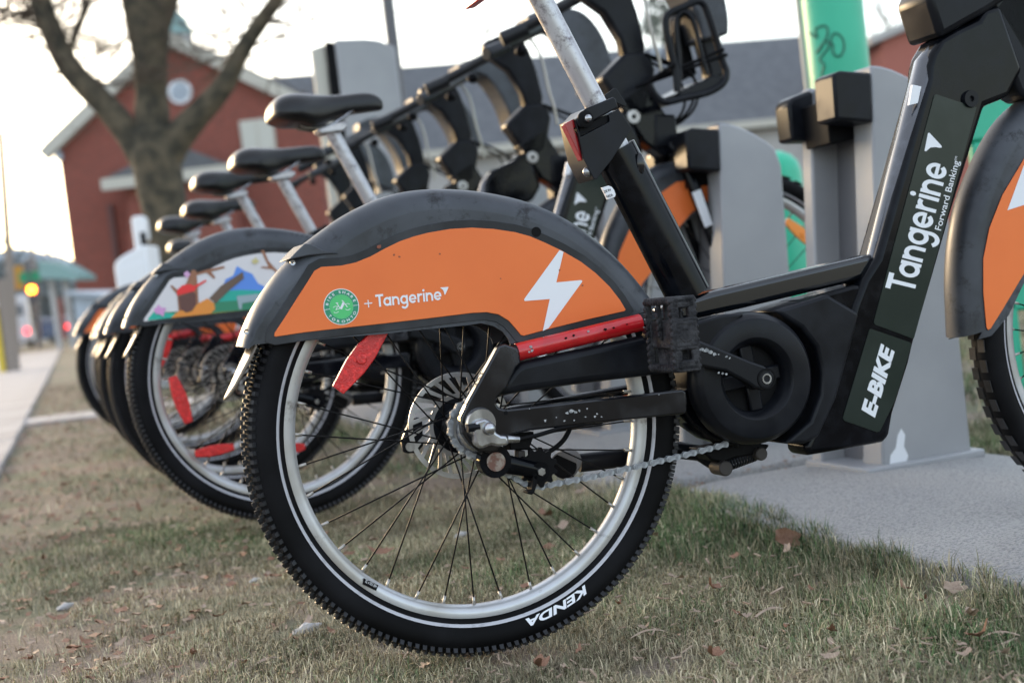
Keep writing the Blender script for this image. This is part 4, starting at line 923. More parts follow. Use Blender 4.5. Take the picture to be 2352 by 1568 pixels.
def paint(name, pts, col):
    layer[0] += 1; q = [MUX(MU(a, b)) for a, b in pts]
    # keep prints above the lower edge and inside the panel outline
    ok = []
    for x, z in q: ok.append((min(max(x, X0 + .004), X1 - .004), z))
    ar_ = sum(ok[i - 1][0] * ok[i][1] - ok[i][0] * ok[i - 1][1] for i in range(len(ok)))
    if ar_ < 0: ok = ok[::-1]
    # clip against the convex lower/left edges only
    ed = [pp[i] for i in (38, 35)]; cl = ok
    for (a, b) in ((pp[39], pp[36]), (pp[3], pp[0]), (pp[24], pp[17])):
        def ins(p): return (b[0] - a[0]) * (p[1] - a[1]) - (b[1] - a[1]) * (p[0] - a[0]) >= 0
        inp = cl; cl = []
        for j in range(len(inp)):
            p, q_ = inp[j - 1], inp[j]; ip, iq = ins(p), ins(q_)
            if ip != iq:
                d1 = (b[0] - a[0], b[1] - a[1]); d2 = (q_[0] - p[0], q_[1] - p[1]); den = d1[0] * d2[1] - d1[1] * d2[0]
                if abs(den) > 1e-12: t = (d1[1] * (p[0] - a[0]) - d1[0] * (p[1] - a[1])) / den; cl.append((p[0] + d2[0] * t, p[1] + d2[1] * t))
            if iq: cl.append(q_)
        if len(cl) < 3: return
    MB().flat(cl, yp - .0002 * layer[0]).build(name, flat(name + '_print', col), mural, fixn=False)
paint('blue_hill', [(1000, 1230), (1050, 1090), (1130, 1050), (1170, 950), (1250, 1000), (1330, 1030), (1390, 1130), (1450, 1160), (1520, 1230)], (.10, .25, .70))
paint('teal_bush', [(950, 1300), (1000, 1250), (1070, 1210), (1200, 1200), (1450, 1210), (1560, 1240), (1560, 1380), (950, 1400)], (.02, .38, .30))
paint('green_lawn', [(250, 1500), (330, 1440), (620, 1420), (900, 1330), (1300, 1300), (1600, 1290), (1600, 1500), (260, 1560)], (.03, .22, .12))
paint('teal_bush', [(240, 1500), (300, 1430), (420, 1440), (520, 1450), (480, 1540), (250, 1550)], (.02, .42, .32))
paint('olive_path', [(450, 1530), (900, 1440), (1500, 1390), (1600, 1390), (1600, 1460), (900, 1530), (450, 1560)], (.33, .27, .03))
paint('brown_tree', [(640, 1130), (700, 990), (745, 1000), (760, 1180), (770, 1400), (560, 1420), (545, 1250), (470, 1160), (490, 1150), (570, 1220)], (.30, .13, .07))
paint('brown_branch', [(730, 1030), (850, 990), (1030, 950), (1045, 970), (900, 1010), (945, 1070), (930, 1085), (850, 1020), (740, 1050)], (.30, .13, .07))
paint('brown_branch', [(1420, 790), (1450, 785), (1500, 900), (1600, 1010), (1600, 1040), (1540, 985), (1420, 970), (1425, 955), (1500, 960)], (.30, .13, .07))
paint('grey_table', [(1165, 1265), (1400, 1240), (1405, 1310), (1225, 1340), (1220, 1400), (1190, 1400)], (.30, .38, .42))
paint('orange_guitar', [(470, 1500), (560, 1420), (700, 1400), (765, 1340), (860, 1290), (930, 1340), (940, 1400), (860, 1480), (850, 1510), (560, 1540)], (.72, .26, .04))
paint('guitar_neck', [(880, 1290), (1000, 1160), (1230, 1010), (1240, 1080), (1080, 1210), (950, 1340)], (.13, .085, .06))
paint('brown_round_shape', [(560, 1270), (700, 1220), (740, 1240), (740, 1360), (700, 1420), (640, 1440), (580, 1400)], (.12, .05, .04))
paint('red_cap', [(540, 1260), (545, 1200), (600, 1150), (680, 1140), (720, 1160), (840, 1095), (850, 1110), (740, 1180), (730, 1210), (620, 1240)], (.75, .03, .03))
paint('pink_flower', [(300, 1400), (330, 1385), (345, 1350), (375, 1385), (430, 1390), (410, 1430), (400, 1480), (365, 1455), (320, 1450)], (.62, .30, .58))
paint('pink_flower', [(610, 1030), (650, 1000), (685, 1040), (640, 1080)], (.62, .35, .58))
paint('yellow_star', [(1320, 890), (1350, 880), (1365, 855), (1380, 885), (1405, 895), (1375, 925), (1340, 930)], (.55, .48, .22))
# basket on bicycle 2
bk = empty('front_basket', (0, 0, 0), 0, b2)
C3 = lambda a, b, y=0: L2(1263.3 + a * .29296, b * .29296, y)
def t3(pts, y): return [(C3(a, b, y)[0], y, C3(a, b, y)[1]) for a, b in pts]
MB().tube([tuple(v) for v in catmull(t3([(1000, 720), (985, 560), (930, 330), (908, 180), (935, 110), (1050, 55), (1150, 12), (1205, 35), (1240, 110), (1290, 260), (1350, 470), (1383, 570), (1350, 660), (1230, 730), (1050, 770), (900, 800), (820, 740), (780, 660)], -.10), 4)], .009, 10).build('basket_rim', M['satin'], bk)
MB().tube([tuple(v) for v in catmull(t3([(1020, 620), (1005, 420), (985, 220), (1000, 130), (1045, 95), (1100, 130), (1140, 230), (1180, 400), (1230, 590)], -.10), 4)], .006, 10).build('basket_loop', M['satin'], bk)
MB().tube([tuple(v) for v in catmull(t3([(960, 560), (930, 330), (920, 150), (1150, 30), (1225, 90), (1300, 330), (1370, 560), (1340, 640), (1220, 700)], .12), 4)], .009, 10).build('basket_rim', M['satin'], bk)
MB().slab([C3(*q, 0) for q in ((925, 170), (960, 110), (1150, 25), (1215, 60), (1340, 480), (1360, 560), (1320, 610), (1230, 640), (1225, 560), (1140, 260), (1090, 140), (1040, 120), (1005, 160), (1000, 240), (1030, 560), (975, 540), (935, 330))], -.02, .03).build('basket_back', M['satin'], bk, bevel=.006)
MB().slab([C3(*q, 0) for q in ((1040, 180), (1085, 170), (1130, 280), (1200, 560), (1080, 620), (1045, 400))], .035, .045).build('basket_liner', M['black'], bk)
MB().slab([C3(*q, -.05) for q in ((900, 770), (1200, 620), (1350, 640), (1230, 730), (1000, 790))], -.10, .12).build('basket_floor', M['satin'], bk, bevel=.004)
for a, b in (((740, 655), (1360, 388)), ((820, 625), (980, 505)), ((760, 650), (1385, 430))):
    MB().tube([(C3(*a, -.11)[0], -.06, C3(*a, -.11)[1]), (C3(*b, -.11)[0], -.112, C3(*b, -.11)[1])], .0045, 8).build('bungee_cord', M['black'], bk)

# ================================================================== STREET FURNITURE NEAR THE DOCKS
def world_box(name, c, d, material, parent=None, rz=0, bevel=.0): return MB().box((0, 0, 0), d).build(name, material, parent, bevel=bevel)
# information kiosk
kz = 7.6; ka = at_depth(772, 130, kz); kb = at_depth(908, 130, kz); kt = at_depth(800, 98, kz).z
kio = empty('kiosk', ((ka.x + kb.x) / 2, ka.y, 0), PHI * .4); tag(kio, 'tall grey information kiosk panel behind the bicycle handlebars', 'kiosk')
kw = kb.x - ka.x
MB().slab([(-kw / 2, 0), (kw / 2, 0), (kw / 2, kt - .06), (kw * .25, kt - .015), (0, kt), (-kw / 2, kt + .01)], -.06, .06).build('panel', M['dock'], kio, bevel=.01)
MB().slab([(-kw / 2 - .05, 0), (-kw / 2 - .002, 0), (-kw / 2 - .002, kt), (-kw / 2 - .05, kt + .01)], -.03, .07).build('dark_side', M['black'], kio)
MB().slab([(-kw / 2 - .13, .25), (-kw / 2 - .052, .25), (-kw / 2 - .052, kt), (-kw / 2 - .13, kt - .02)], .0, .12).build('sunlit_side', M['cream'], kio, bevel=.01)  # cream colour stands in for warm sunlight on the kiosk's left face
MB().slab([(-kw / 2 - .14, 0), (kw / 2 + .03, 0), (kw / 2 + .03, .05), (-kw / 2 - .14, .05)], -.12, .14).build('foot', M['dock'], kio)
# lamp post behind kiosk
a = at_depth(930, 330, 9.0)
lp = empty('lamp_post', (a.x, a.y, 0)); tag(lp, 'slim dark lamp post rising out of the top of the picture beside the kiosk', 'lamp post')
MB().tube([(0, 0, 0), (0, 0, .5), (0, 0, 5.5)], [.07, .04, .036], 16).build('post', M['lampgrey'], lp)
MB().tube([(0, 0, 5.4), (.5, 0, 5.9), (1.2, 0, 6.0)], .03, 10).build('arm', M['lampgrey'], lp); MB().box((1.4, 0, 5.97), (.5, .2, .1)).build('lamp_head', M['lampgrey'], lp)
# green pole with scribble
a = at_depth(1930, 190, 4.7); gp = empty('green_pole', (a.x, a.y, 0)); tag(gp, 'thick mint green pole with dark scribbled graffiti behind the empty dock', 'pole')
MB().tube([(0, 0, 0), (0, 0, 3.2)], .100, 40).build('pole', M['greenpaint'], gp)
MB().tube([(-.101, .03, 0), (-.101, .03, 3.2)], .012, 10).build('lit_seam_rib', M['cream'], gp)  # cream rib: warm glow on the pole's left edge put into its colour
scr = MB(); gm = mat('graffiti_marker', (.012, .12, .08), .5)
def on_pole(px, py):
    w = at_depth(px, py, 4.6); return ((w.x - a.x), w.z)
def scribble(pts):
    q = []
    for px, py in [(v.x, v.y) for v in catmull([Vector((x, y)) for x, y in pts], 6)]:
        x, z = on_pole(1567.6 + px * TS, py * TS); x = max(-.095, min(.095, x)); q.append((x, -math.sqrt(.1015 ** 2 - x * x), z))
    scr.tube(q, .0035, 6)
scribble([(900, 210), (940, 250), (930, 190), (990, 180), (1000, 240), (960, 330), (940, 350), (990, 280), (1010, 320), (960, 400), (985, 440), (970, 520)])
scribble([(1040, 330), (1020, 280), (1050, 230), (1100, 270), (1110, 340), (1080, 390), (1040, 370), (1035, 300)])
scr.build('graffiti', gm, gp)
# green bike rack: hoop of tube + panel to the right
def green_obj(name, label, cat, pts, r, dep, extra=None):
    P = [at_depth(*q, dep) for q in pts]; o = empty(name, (P[0].x, P[0].y, 0)); tag(o, label, cat, None)
    MB().tube([tuple(v) for v in catmull([(p.x - P[0].x, 0, p.z) for p in P], 5)], r, 20).build('hoop', M['greenpaint'], o); return o
dep = 5.6; P = [at_depth(px, py, dep) for px, py in ((1815, 620), (1800, 470), (1795, 400), (1812, 365))]
gr = empty('green_bollard', (P[0].x, P[0].y, 0)); tag(gr, 'short mint green rounded bollard glimpsed behind the amber wheel reflector', 'bollard')
ph = at_depth(1805, 345, dep).z
MB().tube([(0, 0, 0), (0, 0, ph - .09), (0, 0, ph - .05), (0, 0, ph - .02), (0, 0, ph)], [.085, .085, .075, .05, .01], 28).build('body', M['greenpaint'], gr)
dep = 3.9; a = at_depth(2262, 420, dep); b = at_depth(2290, 240, dep)
gr2 = empty('green_rack', (a.x, a.y, 0)); tag(gr2, 'mint green metal rack glimpsed between the e-bike frame and its front fender', 'rack')
hz = at_depth(2270, 290, dep).z
MB().slab([(-.30, hz - .04), (.6, hz - .04), (.6, hz + .10), (-.30, hz + .10)], -.02, .03).build('top_bar', M['greenpaint'], gr2, bevel=.01)
MB().slab([(-.03, 0), (.05, 0), (.05, hz - .04), (-.03, hz - .04)], -.02, .03).build('upright', M['greenpaint'], gr2, bevel=.01)
lz = at_depth(2300, 660, dep).z
MB().slab([(-.02, lz - .07), (.6, lz - .07), (.6, lz + .06), (-.02, lz + .06)], -.02, .03).build('lower_bar', M['greenpaint'], gr2, bevel=.01)
MB().tube([(.5, 0, 0), (.5, 0, hz)], .03, 12).build('upright', M['greenpaint'], gr2)
# white cabinet left of trunk
dep = 11; a = at_depth(284, 660, dep); b = at_depth(362, 660, dep); t = at_depth(290, 600, dep).z
cb = empty('utility_cabinet', ((a.x + b.x) / 2, a.y, 0)); tag(cb, 'white rounded utility cabinet at the foot of the big tree', 'cabinet'); w = b.x - a.x
MB().slab([(-w / 2, 0), (w / 2, 0), (w / 2, t + .10), (w / 4, t + .085), (-w / 4, t + .03), (-w / 2 + .02, t), (-w / 2, t - .04)], -.2, .2).build('body', M['whitepaint'], cb, bevel=.015)
MB().slab([(-w / 2 + .03, .08), (w / 2 - .03, .08), (w / 2 - .03, t - .02), (-w / 2 + .03, t - .06)], -.206, -.2).build('door', M['whitepaint'], cb, bevel=.003)
dep = 12; a = at_depth(325, 560, dep); t = at_depth(315, 497, dep).z
pm = empty('parking_meter', (a.x, a.y, 0)); tag(pm, 'pale parking meter post just left of the tree trunk', 'meter')
MB().slab([(-.05, 0), (.02, 0), (.02, t - .25), (.07, t - .2), (.07, t - .03), (.04, t), (-.03, t), (-.05, t - .03)], -.05, .05).build('post', M['whitepaint'], pm, bevel=.01); MB().box((.035, -.053, t - .2), (.05, .006, .12)).build('screen', M['black'], pm)

# ================================================================== TREES
def branch(mb, p, d, ln, r, depth, tw):
    pts = [p.copy()]; n = 6
    for i in range(n):
        d = (d + Vector((random.uniform(-.25, .25), random.uniform(-.25, .25), random.uniform(-.12, .22)))).normalized(); p = p + d * ln / n; pts.append(p.copy())
    mb.tube(pts, [r * (1 - .75 * i / n) for i in range(n + 1)], 5 if depth < 2 else 7, caps=False)
    if depth > 0:
        for k in range(tw):
            q = pts[random.randint(2, n)]; dd = (d + Vector((random.uniform(-1, 1), random.uniform(-1, 1), random.uniform(-.6, .9)))).normalized()
            branch(mb, q, dd, ln * random.uniform(.4, .7), r * .4, depth - 1, tw)
dep = 13.0
def tp(px, py, dy=0): w = at_depth(px, py, dep + dy); return w
base = tp(400, 850); base.z = 0
tree = empty('street_tree', (base.x, base.y, 0)); tag(tree, 'big bare maple with a mossy grey trunk forking into three limbs', 'tree')
def limb(name, pts, n=16):
    P = [(tp(px, py) - Vector((base.x, base.y, 0)), r / FPX * dep) for px, py, r in pts]
    cp = [tuple(v) for v in catmull([tuple(p) for p, _ in P], 5)]; rr = []
    for i in range(len(P) - 1):
        for j in range(5): rr.append(P[i][1] + (P[i + 1][1] - P[i][1]) * j / 5)
    rr.append(P[-1][1]); rr = [r * (1 + .015 * math.sin(i * 1.1)) for i, r in enumerate(rr)]
    return MB().tube(cp, rr, n).build(name, M['bark'], tree, ang=180)
limb('trunk', [(436, 860, 64), (414, 780, 55), (402, 690, 51), (391, 600, 50), (381, 500, 52), (369, 430, 55), (358, 360, 58), (350, 300, 52)])
limb('limb', [(352, 340, 52), (350, 280, 42), (348, 220, 37), (345, 140, 40), (340, 60, 50), (334, 0, 55), (320, -140, 40), (300, -400, 25)])
limb('limb', [(335, 370, 36), (290, 300, 32), (240, 240, 29), (190, 190, 28), (150, 140, 27), (118, 70, 25), (92, 0, 25), (60, -90, 24), (0, -300, 14)])
limb('limb', [(370, 380, 42), (410, 315, 36), (455, 264, 30), (500, 215, 26), (524, 180, 24), (560, 110, 20), (600, 50, 18), (640, -8, 17), (700, -120, 10), (760, -260, 6)])
limb('limb', [(350, 120, 24), (372, 40, 26), (395, -40, 26), (430, -200, 18)])
limb('limb', [(168, 160, 8), (165, 110, 6), (172, 70, 7), (192, 30, 7), (190, -20, 6), (200, -80, 4)], 8)
tw = MB()
for k_ in range(64):
    q_ = random.choice([(118, 70), (150, 140), (100, 20), (95, -20), (190, 190), (560, 110), (600, 50), (350, 60), (80, -60), (180, 60)]); p = tp(*q_) - Vector((base.x, base.y, 0)); branch(tw, p, Vector((random.choice((-1, -1, .7)) * random.uniform(.5, 1), random.uniform(-.4, .4), random.uniform(-.4, .8))).normalized(), random.uniform(.35, .9), .015, 2, 6)
for px, py, dx, dz in ((115, 70, -1, -.1), (100, 20, -1, -.35), (60, -100, -.4, -1), (10, -150, .1, -1), (250, -60, .3, .3), (230, -120, .5, -.6), (480, -150, .4, -.7), (110, 60, -1, .3), (105, 30, -1, .1), (90, 10, -.8, -.3), (60, -90, -.8, -.3), (160, 120, .5, .8), (200, -60, .6, .2), (300, -300, 1, -.2), (700, -120, .5, -.2), (760, -260, .5, -.4), (640, -10, 1, .0), (430, -200, .6, .0), (20, -200, -.5, -.8), (0, -300, -.6, -.7)):
    p = tp(px, py) - Vector((base.x, base.y, 0)); branch(tw, p, Vector((dx, random.uniform(-.4, .4), dz)).normalized(), random.uniform(.8, 1.4), .020, 3, 5)
tag(tw.build('twigs', M['twig'], tree, fixn=False), kind='stuff')
# bare shrubs/branches behind the grey roof
def far_tree(name, label, px, py, dep, h, n=9, conifer=False):
    w = at_depth(px, py, dep); o = empty(name, (w.x, w.y, 0)); tag(o, label, 'tree'); top = w.z
    MB().tube([(0, 0, 0), (0, 0, top * .95)], [.22, .05], 8).build('trunk', M['bark'], o)
    mb = MB()
    if conifer:
        for i in range(2600):
            z = top - h * random.random() ** .8 * 1.0; rr = (.35 + (top - z) / h * 2.4) * math.sqrt(random.random()); a = random.uniform(0, 6.28); c = Vector((rr * math.cos(a), rr * math.sin(a), z)); s = random.uniform(.08, .22)
            if math.sin(c.x * 3 + z * 2.2) + math.sin(z * 5 + a * 2) < -.7: continue
            u = Vector((random.uniform(-1, 1), random.uniform(-1, 1), random.uniform(-1, 1))).normalized(); v = u.orthogonal().normalized()
            mb.add([c - u * s, c + v * s * .6, c + u * s, c - v * s * .6], [(0, 1, 2, 3)])
        tag(mb.build('crown', M['conifer'], o, fixn=False), kind='stuff')
    else:
        for k in range(n): branch(mb, Vector((0, 0, top - h * random.uniform(.3, 1.0))), Vector((random.uniform(-1, 1), random.uniform(-.5, .5), random.uniform(.2, 1.2))).normalized(), h * .7, .05, 3, 4)
        tag(mb.build('twigs', M['twig'], o, fixn=False), kind='stuff')
    return o
far_tree('evergreen_tree', 'dark evergreen tree with sky glinting through, above the grey roof', 1512, -60, 75, 7, conifer=True)
far_tree('bare_tree', 'bare twiggy tree showing over the left half of the grey roof ridge', 1110, 30, 70, 3.4)
far_tree('bare_tree', 'bare twiggy tree behind the small brick building on the right', 2035, 10, 80, 3.0)

# ================================================================== BUILDINGS
def prism(pts, y0, y1):       # outline in (x,z), absolute y
    return MB().slab(pts, y0, y1)
D0 = 50.0
gA = lambda px, py, d=D0: at_depth(px, py, d)
el = gA(104, 340); bl_x = el.x; ap = gA(386, 96); er = gA(668, 250)
church = empty('brick_church', (ap.x, el.y, 0)); tag(church, 'red brick church hall with a white trimmed gable behind the tree', 'building')
cxx = ap.x; yf = 0.0
wl = el.x - cxx + .45; wr = er.x - cxx; ez = el.z; az = ap.z
wr = max(wr, -wl * 1.12)
prism([(wl, 0), (wr, 0), (wr, ez + .1), (0, az - .1), (wl, ez - .1)], 0, 7).build('wall', M['brick'], church, fixn=True)
def beam(p, q, th, y0, y1, nm, mt, par):
    p, q = Vector(p), Vector(q); t = (q - p).normalized(); n = Vector((-t.y, t.x)) * th
    if n.y < 0: n = -n
    return MB().slab([tuple(p), tuple(q), tuple(q + n), tuple(p + n)], y0, y1).build(nm, mt, par)
beam((wl - .35, ez - .45), (0, az - .15), .42, -.4, 0.0, 'gable_trim', M['cream'], church); beam((0, az - .15), (wr + .5, ez - .28), .42, -.4, 0.0, 'gable_trim', M['cream'], church)
beam((wl - .35, ez - .02), (0, az + .28), .12, -.3, 7.2, 'roof_slope', M['shingle'], church); beam((0, az + .28), (wr + .5, ez + .15), .12, -.3, 7.2, 'roof_slope', M['shingle'], church)
w = gA(415, 212); MB().tube([(w.x - cxx, -.08, w.z), (w.x - cxx, .02, w.z)], .42, 28).build('round_window', M['whitepaint'], church)
MB().tube([(w.x - cxx, -.09, w.z), (w.x - cxx, -.08, w.z)], .32, 28).build('pane', M['haze_blue'], church)
w = gA(593, 312); o = MB().box((w.x - cxx, -.06, w.z), (1.2, .12, 1.15)).build('window_frame', M['cream'], church, bevel=.03)
for sx in (-.29, .29): MB().box((w.x - cxx + sx, -.13, w.z), (.5, .02, 1.0)).build('blind', mat('window_blind', (.52, .52, .47), .6), o)
# porch with grey gable
pa = gA(252, 418, 48.5); pb = gA(528, 386, 48.5); pt = gA(405, 332, 48.5)
MB().slab([(pa.x - cxx, 0), (pb.x - cxx, 0), (pb.x - cxx, pa.z - .1), (pa.x - cxx + .6, pa.z - .1)], -1.6, -.01).build('porch_wall', M['brick'], church)
prism([(pa.x - cxx, pa.z + .1), (pb.x - cxx, pa.z + .1), (pt.x - cxx, pt.z)], -2.0, -.02).build('porch_roof', M['shingle'], church)
MB().box(((pa.x + pb.x) / 2 - cxx, -2.05, pa.z - .12), (pb.x - pa.x + .3, .2, .38)).build('porch_fascia', M['cream'], church)
# slim dark brown drain pipe on the brick front
w = gA(262, 560); MB().box((w.x - cxx, -.1, w.z - 1.2), (.18, .14, 5.2)).build('downpipe', mat('brown_downpipe', (.12, .05, .045), .6), church)
w = gA(118, 362); MB().box((w.x - cxx + .3, -.12, w.z), (.22, .2, .3)).build('wall_lamp', M['haze_blue'], church)
# cupola
cu = gA(393, 90, 56); mb = MB(); mb.tube([(cu.x - cxx, 7, cu.z - 2.2), (cu.x - cxx, 7, cu.z + .3)], .62, 8); mb.build('cupola_base', M['whitepaint'], church)
MB().tube([(cu.x - cxx, 7, cu.z + .25), (cu.x - cxx, 7, cu.z + .5), (cu.x - cxx, 7, cu.z + .9), (cu.x - cxx, 7, cu.z + 1.3), (cu.x - cxx, 7, cu.z + 1.7)], [.75, .68, .5, .2, .04], 16).build('cupola_dome', M['tealroof'], church)
# low grey outbuilding left of church
a = gA(168, 678, 34); b = gA(330, 690, 34); ob = empty('grey_shed', (a.x, a.y, 0)); tag(ob, 'low blue-grey shed in front of the brick church', 'shed')
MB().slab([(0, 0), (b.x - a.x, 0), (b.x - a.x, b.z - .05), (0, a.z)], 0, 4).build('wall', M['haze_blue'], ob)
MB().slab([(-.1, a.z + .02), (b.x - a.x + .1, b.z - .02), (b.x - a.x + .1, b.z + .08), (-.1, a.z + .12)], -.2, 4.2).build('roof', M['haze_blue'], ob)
# long grey-roofed building
D1 = 58.0
ra = at_depth(560, 185, D1); rb = at_depth(2010, 62, D1 + 7); ea = at_depth(1000, 328, D1); eb = at_depth(1850, 262, D1 + 4)
hall = empty('long_hall', (ra.x, ra.y, 0)); tag(hall, 'long low building with a plain grey roof behind the bicycles', 'building')
dirv = Vector((rb.x - ra.x, rb.y - ra.y, 0)); lenh = dirv.length; hall.rotation_euler = (0, 0, math.atan2(dirv.y, dirv.x))
rz_, ez_ = (ra.z + rb.z) / 2 * 1.085 - .1, (ea.z + eb.z) / 2
X2 = lenh + 2.6
MB().add([(-4, 0, ez_), (X2 + 1.5, 0, ez_), (lenh + .4, 5, rz_), (-4, 5, rz_), (-4, 10, ez_), (X2 + 1.5, 10, ez_)], [(0, 1, 2, 3), (3, 2, 5, 4), (1, 5, 2), (0, 3, 4)]).build('roof', M['shingle'], hall, fixn=True)
MB().box(((X2 - 1.5) / 2, -.1, ez_ - .17), (X2 + 4.5, .25, .34)).build('fascia', M['cream'], hall)
MB().box(((X2 - 1.5) / 2, 5.3, ez_ / 2 - .2), (X2 + 3, 9.6, ez_ - .4)).build('wall', M['greywall'], hall)
for k in range(9):
    xk = 1.2 + k * 2.9; o = MB().box((xk, .46, 2.6), (1.5, .08, 1.3)).build('window', M['cream'], hall); MB().box((xk, .40, 2.6), (1.3, .06, 1.1)).build('pane', M['glass'], o)
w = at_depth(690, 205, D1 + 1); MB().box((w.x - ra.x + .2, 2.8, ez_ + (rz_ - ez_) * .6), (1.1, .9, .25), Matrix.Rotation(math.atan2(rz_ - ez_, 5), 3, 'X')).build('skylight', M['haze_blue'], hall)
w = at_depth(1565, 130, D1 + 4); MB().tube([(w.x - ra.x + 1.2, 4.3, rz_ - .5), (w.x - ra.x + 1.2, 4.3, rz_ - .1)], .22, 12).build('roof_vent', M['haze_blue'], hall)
# small brick building on the right
a = at_depth(2025, 95, 62); b = at_depth(2200, 60, 62); br = empty('brick_house', (a.x, a.y, 0)); tag(br, 'brick house with a pale roof edge at the upper right', 'building')
MB().slab([(0, 0), (7, 0), (7, a.z + 1.9), (0, a.z)], 0, 8).build('wall', mat('faded_brick', (.36, .13, .10), .9), br)
beam((-.5, a.z - .1), (7, a.z + 1.95), .35, -.4, 8, 'roof_edge', M['greywall'], br)
# teal canopy with posts
dep = 45; a = at_depth(100, 612, dep); b = at_depth(188, 636, dep)
cn = empty('bus_shelter', (a.x, a.y, 0)); tag(cn, 'shelter with a teal roof and pale posts beside the sidewalk', 'shelter'); w = b.x - a.x
MB().slab([(0, b.z + .1), (w, b.z - .10), (w, b.z + .06), (w * .5, a.z + .02), (0, a.z + .18)], -.5, 1.5).build('roof', M['tealroof'], cn)
for px in (128, 160):
    q = at_depth(px, 740, dep); MB().box((q.x - a.x, 0, b.z / 2), (.14, .14, b.z)).build('post', M['greywall'], cn)
MB().box((at_depth(140, 740, dep).x - a.x, .1, b.z * .45), (.16, .05, b.z * .6)).build('panel', mat('poster_red', (.32, .14, .12), .6), cn)

# ================================================================== STREET
def pole(name, label, px0, py0, px1, py1, dep, r, cat='pole', mt='wood'):
    a = at_depth(px0, py0, dep); b = at_depth(px1, py1, dep); o = MB().tube([(0, 0, 0), (b.x - a.x, 0, b.z)], [r, r * .7], 10).build(name, M[mt]); o.location = (a.x, a.y, 0); tag(o, label, cat); return o
pole('utility_pole', 'tall thin wooden utility pole at the far left', 34, 800, 8, 305, 42, .13)
pole('utility_pole', 'farther short utility pole between the street and the church', 92, 790, 70, 470, 75, .11)
dep = 22; a = at_depth(30, 840, dep)
ys = empty('sign_post', (a.x, a.y, 0)); tag(ys, 'grey post with a yellow painted guard at the street edge', 'post')
MB().tube([(0, 0, 0), (0, 0, at_depth(15, 640, dep).z)], .11, 12).build('post', M['wood'], ys); MB().box((-.14, -.05, .5), (.09, .09, 1.05)).build('guard', M['yellow'], ys)
# traffic signals
dep = 60; a = at_depth(88, 780, dep)
ts = empty('traffic_light', (a.x, a.y, 0)); tag(ts, 'traffic light glowing amber above the street', 'traffic light')
lz = at_depth(75, 665, dep); lx = lz.x - a.x
MB().tube([(0, 0, 0), (0, 0, lz.z + 1.3)], .08, 10).build('post', M['lampgrey'], ts)
MB().box((lx, .12, lz.z), (.42, .3, 1.1)).build('housing', M['lampgrey'], ts)
MB().tube([(lx, -.08, lz.z), (lx, -.03, lz.z)], .15, 24).build('amber_lamp', lit('lit_amber', (1.0, .42, .02), 3.5), ts)
MB().tube([(lx, -.045, lz.z), (lx, -.035, lz.z)], .19, 24).build('lamp_ring', lit('lit_amber_rim', (1.0, .08, .01), 1.6), ts)
gl = at_depth(72, 640, dep); MB().box((gl.x - a.x, -.04, gl.z + .08), (.9, .04, .42)).build('street_name_sign', flat('sign_green', (.02, .30, .14)), ts)
gl = at_depth(38, 638, dep); MB().box((gl.x - a.x, .2, gl.z), (.55, .2, 1.0)).build('signal_back', flat('signal_yellow', (.55, .28, .03)), ts)
MB().tube([(gl.x - a.x, .25, gl.z), (0, .25, gl.z + .3)], .04, 8).build('arm', M['lampgrey'], ts)
def vehicle(name, label, px, py, dep, L_, H_, W_, mt, lights=True, van=False):
    a = at_depth(px, py, dep); o = empty(name, (a.x, a.y, .03), math.atan2(RD.y, RD.x) - math.pi / 2); tag(o, label, 'van' if van else 'car')
    if van: prof = [(-L_ / 2, .35), (L_ / 2, .35), (L_ / 2, H_ * .5), (L_ / 2 - .7, H_ * .55), (L_ / 2 - 1.1, H_), (-L_ / 2 + .05, H_)]
    else: prof = [(-L_ / 2, .35), (L_ / 2, .35), (L_ / 2, .75), (L_ / 2 - 1.0, .92), (L_ / 2 - 1.8, H_), (-L_ / 2 + .9, H_), (-L_ / 2 + .1, .95)]
    mb = MB(); mb.slab(prof, -W_ / 2, W_ / 2); mb.v = [(-y, x, z) for x, y, z in mb.v]; mb.build('body', mt, o, bevel=.06, seg=3)
    mb = MB().box((0, -L_ / 2 + (.02 if van else .42), H_ * .72 if van else H_ * .8), (W_ * .8, .06, H_ * .2)); mb.build('rear_window', M['glass'], o)
    for sx in (-1, 1):
        MB().box((sx * (W_ / 2 - .14), -L_ / 2 - .01, .85 if not van else .8), (.2, .06, .22)).build('tail_light', lit('lit_tail_lamp', (1.0, .02, .03), 1.6), o)
        for sy in (-1, 1): MB().tube([(sx * W_ / 2 * .86, sy * L_ * .31, .3), (sx * W_ / 2, sy * L_ * .31, .3)], .32, 20).build('wheel', M['rubber'], o)
    return o
vehicle('parked_van', 'white van with a lit tail lamp on the left of the street', 22, 760, 68, 5.2, 2.5, 2.0, M['whitepaint'], van=True)
vehicle('driving_car', 'dark blue car with red tail lights waiting at the crossing', 122, 760, 78, 4.4, 1.45, 1.8, mat('dark_blue_car_paint', (.03, .05, .11), .25, coat=.6))
vehicle('driving_car', 'pale car seen between the white van and the dark blue car', 86, 768, 105, 4.4, 1.45, 1.8, mat('pale_car_paint', (.5, .52, .55), .3, coat=.5))
